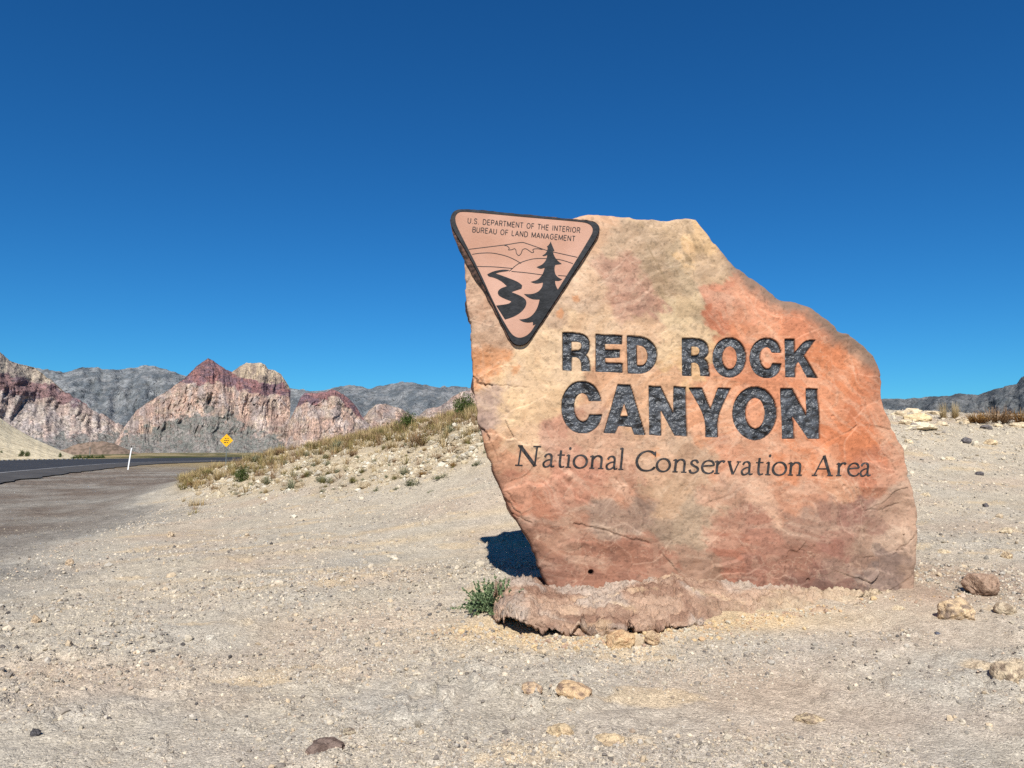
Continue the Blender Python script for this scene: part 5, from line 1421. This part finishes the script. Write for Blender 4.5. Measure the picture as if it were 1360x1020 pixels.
plant('olive', 524, 638, 14, 9, 'olive tuft beside the grey sage tuft', 'shrub', 'olive_tuft', k=2)
plant('mat', 499, 654, 13, 7, 'lone green sprig on dirt below the rubble', 'plant', 'green_mat', k=0)
plant('mat', 572, 654, 10, 5, 'tiny green sprig on dirt nearest the slab', 'plant', 'green_mat', k=1)
plant('mat', 429, 655, 16, 6, 'flat green sprig on dirt below the bushy sage', 'plant', 'green_mat', k=0)
plant('olive', 470, 641, 22, 6, 'flat olive mat at the lower rubble edge', 'plant', 'olive_tuft', k=1)
plant('rust', 602, 621, 14, 10, 'orange brown tuft on rubble near the slab', 'shrub', 'rusty_bush', k=0)
plant('mat', 634, 618, 16, 8, 'green mat touching left edge of the slab', 'plant', 'green_mat', k=1)
plant('straw', 1253, 557, 16, 27, 'left of two straw tufts on the crest right of the slab', 'grass tuft', 'straw_tuft', k=0)
plant('straw', 1269, 556, 19, 25, 'right of two straw tufts on the crest right of the slab', 'grass tuft', 'straw_tuft', k=1)
plant('straw', 1290, 561, 14, 12, 'short straw tuft below the brown bushes on the crest', 'grass tuft', 'straw_tuft', k=2)
for q, (px, w, h, lb) in enumerate([(1298, 52, 17, 'leftmost reddish brown dry bush on the right hand crest'), (1324, 62, 25, 'middle and tallest reddish brown dry bush on the right hand crest'), (1354, 60, 21, 'rightmost reddish brown dry bush cut by the right border')]):
    plant('rust' if q != 1 else 'brown', px, 562, w, h, lb, 'shrub', 'dry_bush', k=q)
for q, (px, py, w, h, kd, lb) in enumerate([
        (412, 597, 26, 13, 'olive', 'broad olive bush on the crest above the sage cushion'), (450, 597, 30, 15, 'sage', 'greyish sage bush on the crest left of the pale olive one'),
        (458, 583, 24, 13, 'olive', 'pale olive bush on the skyline in front of the pink dome'), (372, 604, 22, 12, 'brown', 'brown wispy bush on the crest near the road sign'),
        (486, 584, 26, 12, 'brown', 'brown dry bush on the skyline right of the pale olive bush'), (508, 578, 22, 12, 'olive', 'olive bush on skyline left of the round dark green shrub'),
        (578, 566, 30, 13, 'brown', 'brown dry bush on skyline between the two green shrubs'), (596, 575, 26, 12, 'sage', 'sage bush below the skyline left of the bright green shrub'),
        (340, 614, 22, 13, 'sage', 'pale sage bush on the crest under the road sign'), (520, 596, 24, 13, 'straw', 'straw bush in mid slope left of the wispy brown one'),
        (470, 606, 22, 11, 'brown', 'brown bush in mid slope above the flat olive mat'), (620, 590, 22, 12, 'straw', 'straw bush high on the slope beside the slab')]):
    plant(kd, px, py, w, h, lb, 'shrub', {'olive': 'olive_bush', 'sage': 'sage_bush', 'brown': 'dry_bush', 'straw': 'straw_bush'}[kd], k=q)
cnt = 0
kinds = ['sage', 'olive', 'straw', 'sage', 'mat', 'brown']
while cnt < 110:
    px = random.uniform(250, 645)
    top = np.interp(px, [250, 300, 350, 430, 500, 560, 645], [640, 622, 610, 598, 584, 576, 552])
    py = random.uniform(top + 4, toe(px) + 2)
    hit = ground_hit(px, py, 10)
    if hit[1] > 34: continue
    kd = random.choice(kinds)
    nm = {'sage': 'sage_tuft', 'olive': 'olive_tuft', 'straw': 'straw_tuft', 'mat': 'green_mat', 'brown': 'dry_bush'}[kd]
    lb = {'sage': 'small grey green sage tuft growing between rubble stones on the mound', 'olive': 'small olive tuft growing between rubble stones on the mound', 'straw': 'small straw tuft growing between rubble stones on the mound', 'mat': 'small flat green plant growing between rubble stones on the mound', 'brown': 'small wispy brown bush growing between rubble stones on the mound'}[kd]
    w = random.uniform(6, 13)
    plant(kd, px, py, w, w * random.uniform(.5, .85) * (.6 if kd == 'mat' else 1), lb, 'plant', nm, 'small %s plants on the mound' % kd, cnt, hit)
    cnt += 1
# dry grass that covers the crest
GV, GF, GC, n0 = [], [], [], 0
gb = [blades(24, 1, 1, 0.036, 0.6, STR0, STR1, 600 + q, seg=2) for q in range(3)] + [blades(24, 1, 1, 0.036, 0.6, OLV0, lin((176, 158, 98)) * .7, 610 + q, seg=2) for q in range(3)] + [blades(26, 1, 1, 0.03, 0.7, BRN0, BRN1, 620 + q, seg=2) for q in range(2)]
tot = 0
ra = rng.uniform(-0.44, 0.06, 60000); ry = rng.uniform(17, 36, 60000); rx = ra * ry
rz = zt(rx, ry); qx, qy = to_px(rx, ry, rz)
topy = np.interp(qx, [230, 262, 300, 350, 430, 500, 560, 645], [640, 634, 620, 608, 596, 580, 572, 548])
dens = np.exp(-np.clip(qy - topy, 0, 99) / 11.0)
ok = (rng.uniform(0, 1, len(rx)) < dens * 0.26) & (qx > 240) & (qx < 700) & (noise(rx * .8, ry * .8, seed=77) > -0.45)
for X, Y, Z in zip(rx[ok][:3000], ry[ok][:3000], rz[ok][:3000]):
    v, f, c = gb[rng.integers(0, 8)]
    s = rng.uniform(0.12, 0.32); a = rng.uniform(0, 6.28)
    ca, sa = math.cos(a), math.sin(a)
    GV.append(np.stack([(v[:, 0] * ca - v[:, 1] * sa) * s * .9 + X, (v[:, 0] * sa + v[:, 1] * ca) * s * .9 + Y, v[:, 2] * s * rng.uniform(.8, 1.5) + Z - .02], 1)); GF.append(f + n0); GC.append(c); n0 += len(v)
tag(add_obj('dry_grass', new_mesh('dry_grass', np.vstack(GV), np.vstack(GF), np.vstack(GC), False), M_LEAF), 'dry straw coloured grass covering the mound crest', kind='stuff')

# the feathery green plant by the footing
def feathery(seed):
    r_ = np.random.default_rng(seed)
    V, Fs, C, n0 = [], [], [], 0
    for b in range(120):
        a = r_.uniform(0, 2 * math.pi); ln = r_.uniform(0.10, 0.30); el = r_.uniform(0.15, 1.3)
        d = np.array([math.cos(a) * math.cos(el), math.sin(a) * math.cos(el) * .8, math.sin(el)])
        p0 = np.array([r_.normal(0, .06), r_.normal(0, .04), 0.0])
        m = int(ln * 300)
        for q in range(m):
            t = r_.uniform(0.12, 1)
            p = p0 + d * ln * t + np.array([0, 0, -0.05 * t * t * (1.2 - math.sin(el))])
            u = d * 0.8 + r_.normal(0, .55, 3); u /= np.linalg.norm(u)
            w = np.cross(u, r_.normal(size=3)); w /= np.linalg.norm(w)
            L = r_.uniform(.018, .040) * (1.15 - .6 * t); wd = .0060
            V += [p, p + u * L * .5 + w * wd, p + u * L, p + u * L * .5 - w * wd]
            Fs.append((n0, n0 + 1, n0 + 2, n0 + 3)); n0 += 4
            c = (lin((76, 98, 66)) + (lin((136, 150, 108)) - lin((76, 98, 66))) * r_.uniform(0, 1) * (.4 + .6 * t)) * .8
            C += [c] * 4
    return new_mesh('foliage', np.array(V), np.array(Fs), np.array(C), False)
X, Y, Z = ground_hit(652, 812, 5)
pl = empty('feathery_plant', (X, Y + 0.03, Z), 'feathery dark green plant beside left end of the concrete footing', 'plant')
add_obj('foliage', feathery(3), M_LEAF, pl)
me = cat_mesh('stem', [stems(24, .16, .22, lin((110, 104, 70)) * .7, 9, .0025)]); add_obj('stem', me, M_LEAF, pl)
pl.scale = (1.15, 1.0, 1.15)

# ------------------------------------------------------------------ roadside
def box(name, sx, sy, sz, mat, parent=None, loc=(0, 0, 0), z0=0.0, top=1.0):
    V = np.array([(-sx, -sy, z0), (sx, -sy, z0), (sx, sy, z0), (-sx, sy, z0), (-sx * top, -sy * top, z0 + sz), (sx * top, -sy * top, z0 + sz), (sx * top, sy * top, z0 + sz), (-sx * top, sy * top, z0 + sz)])
    Fq = np.array([(0, 3, 2, 1), (4, 5, 6, 7), (0, 1, 5, 4), (1, 2, 6, 5), (2, 3, 7, 6), (3, 0, 4, 7)])
    return add_obj(name, new_mesh(name, V, Fq, None, False), mat, parent, loc)
# white delineator post
X, Y, _ = at(170, 620, 62.0); X = float(X)
Zg = float(zground(np.array([X]), np.array([Y]))[0])
post = empty('delineator_post', (X, 62.0, Zg - .05), 'thin white leaning delineator post on the gravel shoulder', 'post')
n = 12; t = np.linspace(0, 1, n)
hh = float(at(171, 593.5, 62.0)[2]) - Zg
bend = 0.18 * t + 0.05 * t ** 2
V, Fq = [], []
for q in range(n):
    for a, b in ((-.055, 0), (-.03, .02), (.03, .02), (.055, 0), (.03, -.012), (-.03, -.012)):
        V.append((bend[q] + a, b, t[q] * hh))
i = np.arange(n - 1)[:, None]; j = np.arange(6)[None]
Fq = np.stack([i * 6 + j, i * 6 + (j + 1) % 6, (i + 1) * 6 + (j + 1) % 6, (i + 1) * 6 + j], -1).reshape(-1, 4)
cap = np.array([(0, 1, 2, 3), (0, 3, 4, 5)])
add_obj('marker_blade', new_mesh('marker_blade', np.array(V), np.vstack([Fq, cap + (n - 1) * 6]), None, True), M_WHITE, post)
box('reflector', .045, .006, .14, M_SIGNBLACK, post, (bend[-1] - .01, -0.022, hh - .02))
# yellow diamond warning sign
SY = 74.0
c = [float(v) for v in at(301, 585, SY)]
Zg = float(zground(np.array([c[0]]), np.array([SY]))[0])
ys = empty('warning_sign', (c[0], SY, Zg), 'yellow diamond road sign with three lines of dark lettering', 'sign')
r_ = 17.5 / 2 * SY / F
def diamond(name, r, y0, y1, mat):
    P = soften(np.array([(0, r), (r, 0), (0, -r), (-r, 0)], float)[::-1], 0)
    Q = []
    for q in range(4):
        a, b, c_ = P[q - 1], P[q], P[(q + 1) % 4]
        for s in (0.10, 0.05, 0.02): Q.append(b + (a - b) * s * (1 if s > .03 else 1.0))
        for s in (0.02, 0.05, 0.10): Q.append(b + (c_ - b) * s)
    Q = soften(np.array(Q), 1, 70)
    return prism(name, [Q], y0, y1, mat, ys, (0, 0, -(c[2] - Zg)))
diamond('sign_blade', r_, -0.03, -0.02, M_YELLOW)
for row, (zz, segs) in enumerate([(0.30, [(-.20, -.06), (0.0, .06), (.12, .22)]), (0.0, [(-.26, -.10), (-.07, .10), (.14, .26)]), (-0.32, [(-.26, -.02), (.06, .18)])]):
    VV_ = []; FF_ = []
    for q, (a, b) in enumerate(segs):
        zc2 = c[2] - Zg + zz * r_
        VV_ += [(a * r_ * 1.4, -.034, zc2 - .045), (b * r_ * 1.4, -.034, zc2 - .045), (b * r_ * 1.4, -.034, zc2 + .045), (a * r_ * 1.4, -.034, zc2 + .045)]
        FF_.append((4 * q, 4 * q + 1, 4 * q + 2, 4 * q + 3))
    add_obj('lettering', new_mesh('lettering', np.array(VV_), np.array(FF_), None, False), M_SIGNBLACK, ys)
box('sign_post', .028, .018, c[2] - Zg + .3, M_STEEL, ys, (0, 0.0, 0), -0.3)
# short white kerb blocks along the far side of the road
kb = []
farP = RN + RNORM * (ROAD_W + 0.5)
seglen = np.concatenate([[0], np.cumsum(np.linalg.norm(np.diff(farP, axis=0), axis=1))])
u_, dy__ = None, None
count = 0
for s in np.arange(0, seglen[-1], 1.12):
    p = np.array([np.interp(s, seglen, farP[:, 0]), np.interp(s, seglen, farP[:, 1])])
    tx, ty = np.interp(s, seglen, RT[:, 0]), np.interp(s, seglen, RT[:, 1])
    zz = float(road_z(p[1], ROAD_W))
    qx, qy = to_px(p[0], p[1], zz)
    if p[1] < 20 or qx < -40 or qx > 118 or count > 34: continue
    o = box('kerb_block', .20, .10, .16, M_LINE, None, (p[0], p[1], zz - .1), 0, .85)
    o.rotation_euler = (0, 0, math.atan2(ty, tx))
    tag(o, 'small white kerb block in the row along far side of the road', 'kerb block', 'white kerb blocks beyond the road')
    count += 1
# bushes at the foot of the pale hill and beyond the road
def far_bush(px, py, w, h, Y, label, k, group=None, name='roadside_bush'):
    X, _, Z = at(px, py, Y)
    return plant('green', px, py, w, h, label, 'bush', name, group, k, (float(X), Y, float(Z)))
far_bush(29, 606, 8, 9, 104, 'left half of olive bush pair at the foot of the pale hill', 0)
far_bush(36, 606, 8, 8, 104, 'right half of olive bush pair at the foot of the pale hill', 1)
far_bush(80.5, 607, 7, 6, 112, 'single small bush at right foot of the pale hill', 0)
far_bush(1.5, 602, 5, 4, 112, 'dark bush on the pale hill at left border', 1)
for q, px in enumerate(range(97, 138, 5)):
    far_bush(px, 610, 8, 4.5 + (q * 7 % 3), 135 + q * 2, 'low green roadside bush in the row right of the pale hill', q, 'row of roadside bushes beyond the road')
far_bush(194, 613, 5, 6, 118, 'tiny dark bush right of the delineator post beyond the road', 1)
far_bush(216, 613.5, 7, 3, 120, 'low dark bush far beyond the road near the mound', 0)
# small white utility box and pole far down the road
X, _, Z = at(152, 611, 150)
o = box('utility_box', .28, .2, .75, M_WHITE, None, (float(X), 150, float(Z)), -.4, .9)
tag(o, 'tiny white box beside the road left of the delineator post', 'box')
X, _, Z = at(119, 609, 170)
o = box('utility_pole', .07, .07, 3.0, M_STEEL, None, (float(X), 170, float(Z)), -.5, .8)
tag(o, 'thin grey pole in front of the brown hill', 'pole')
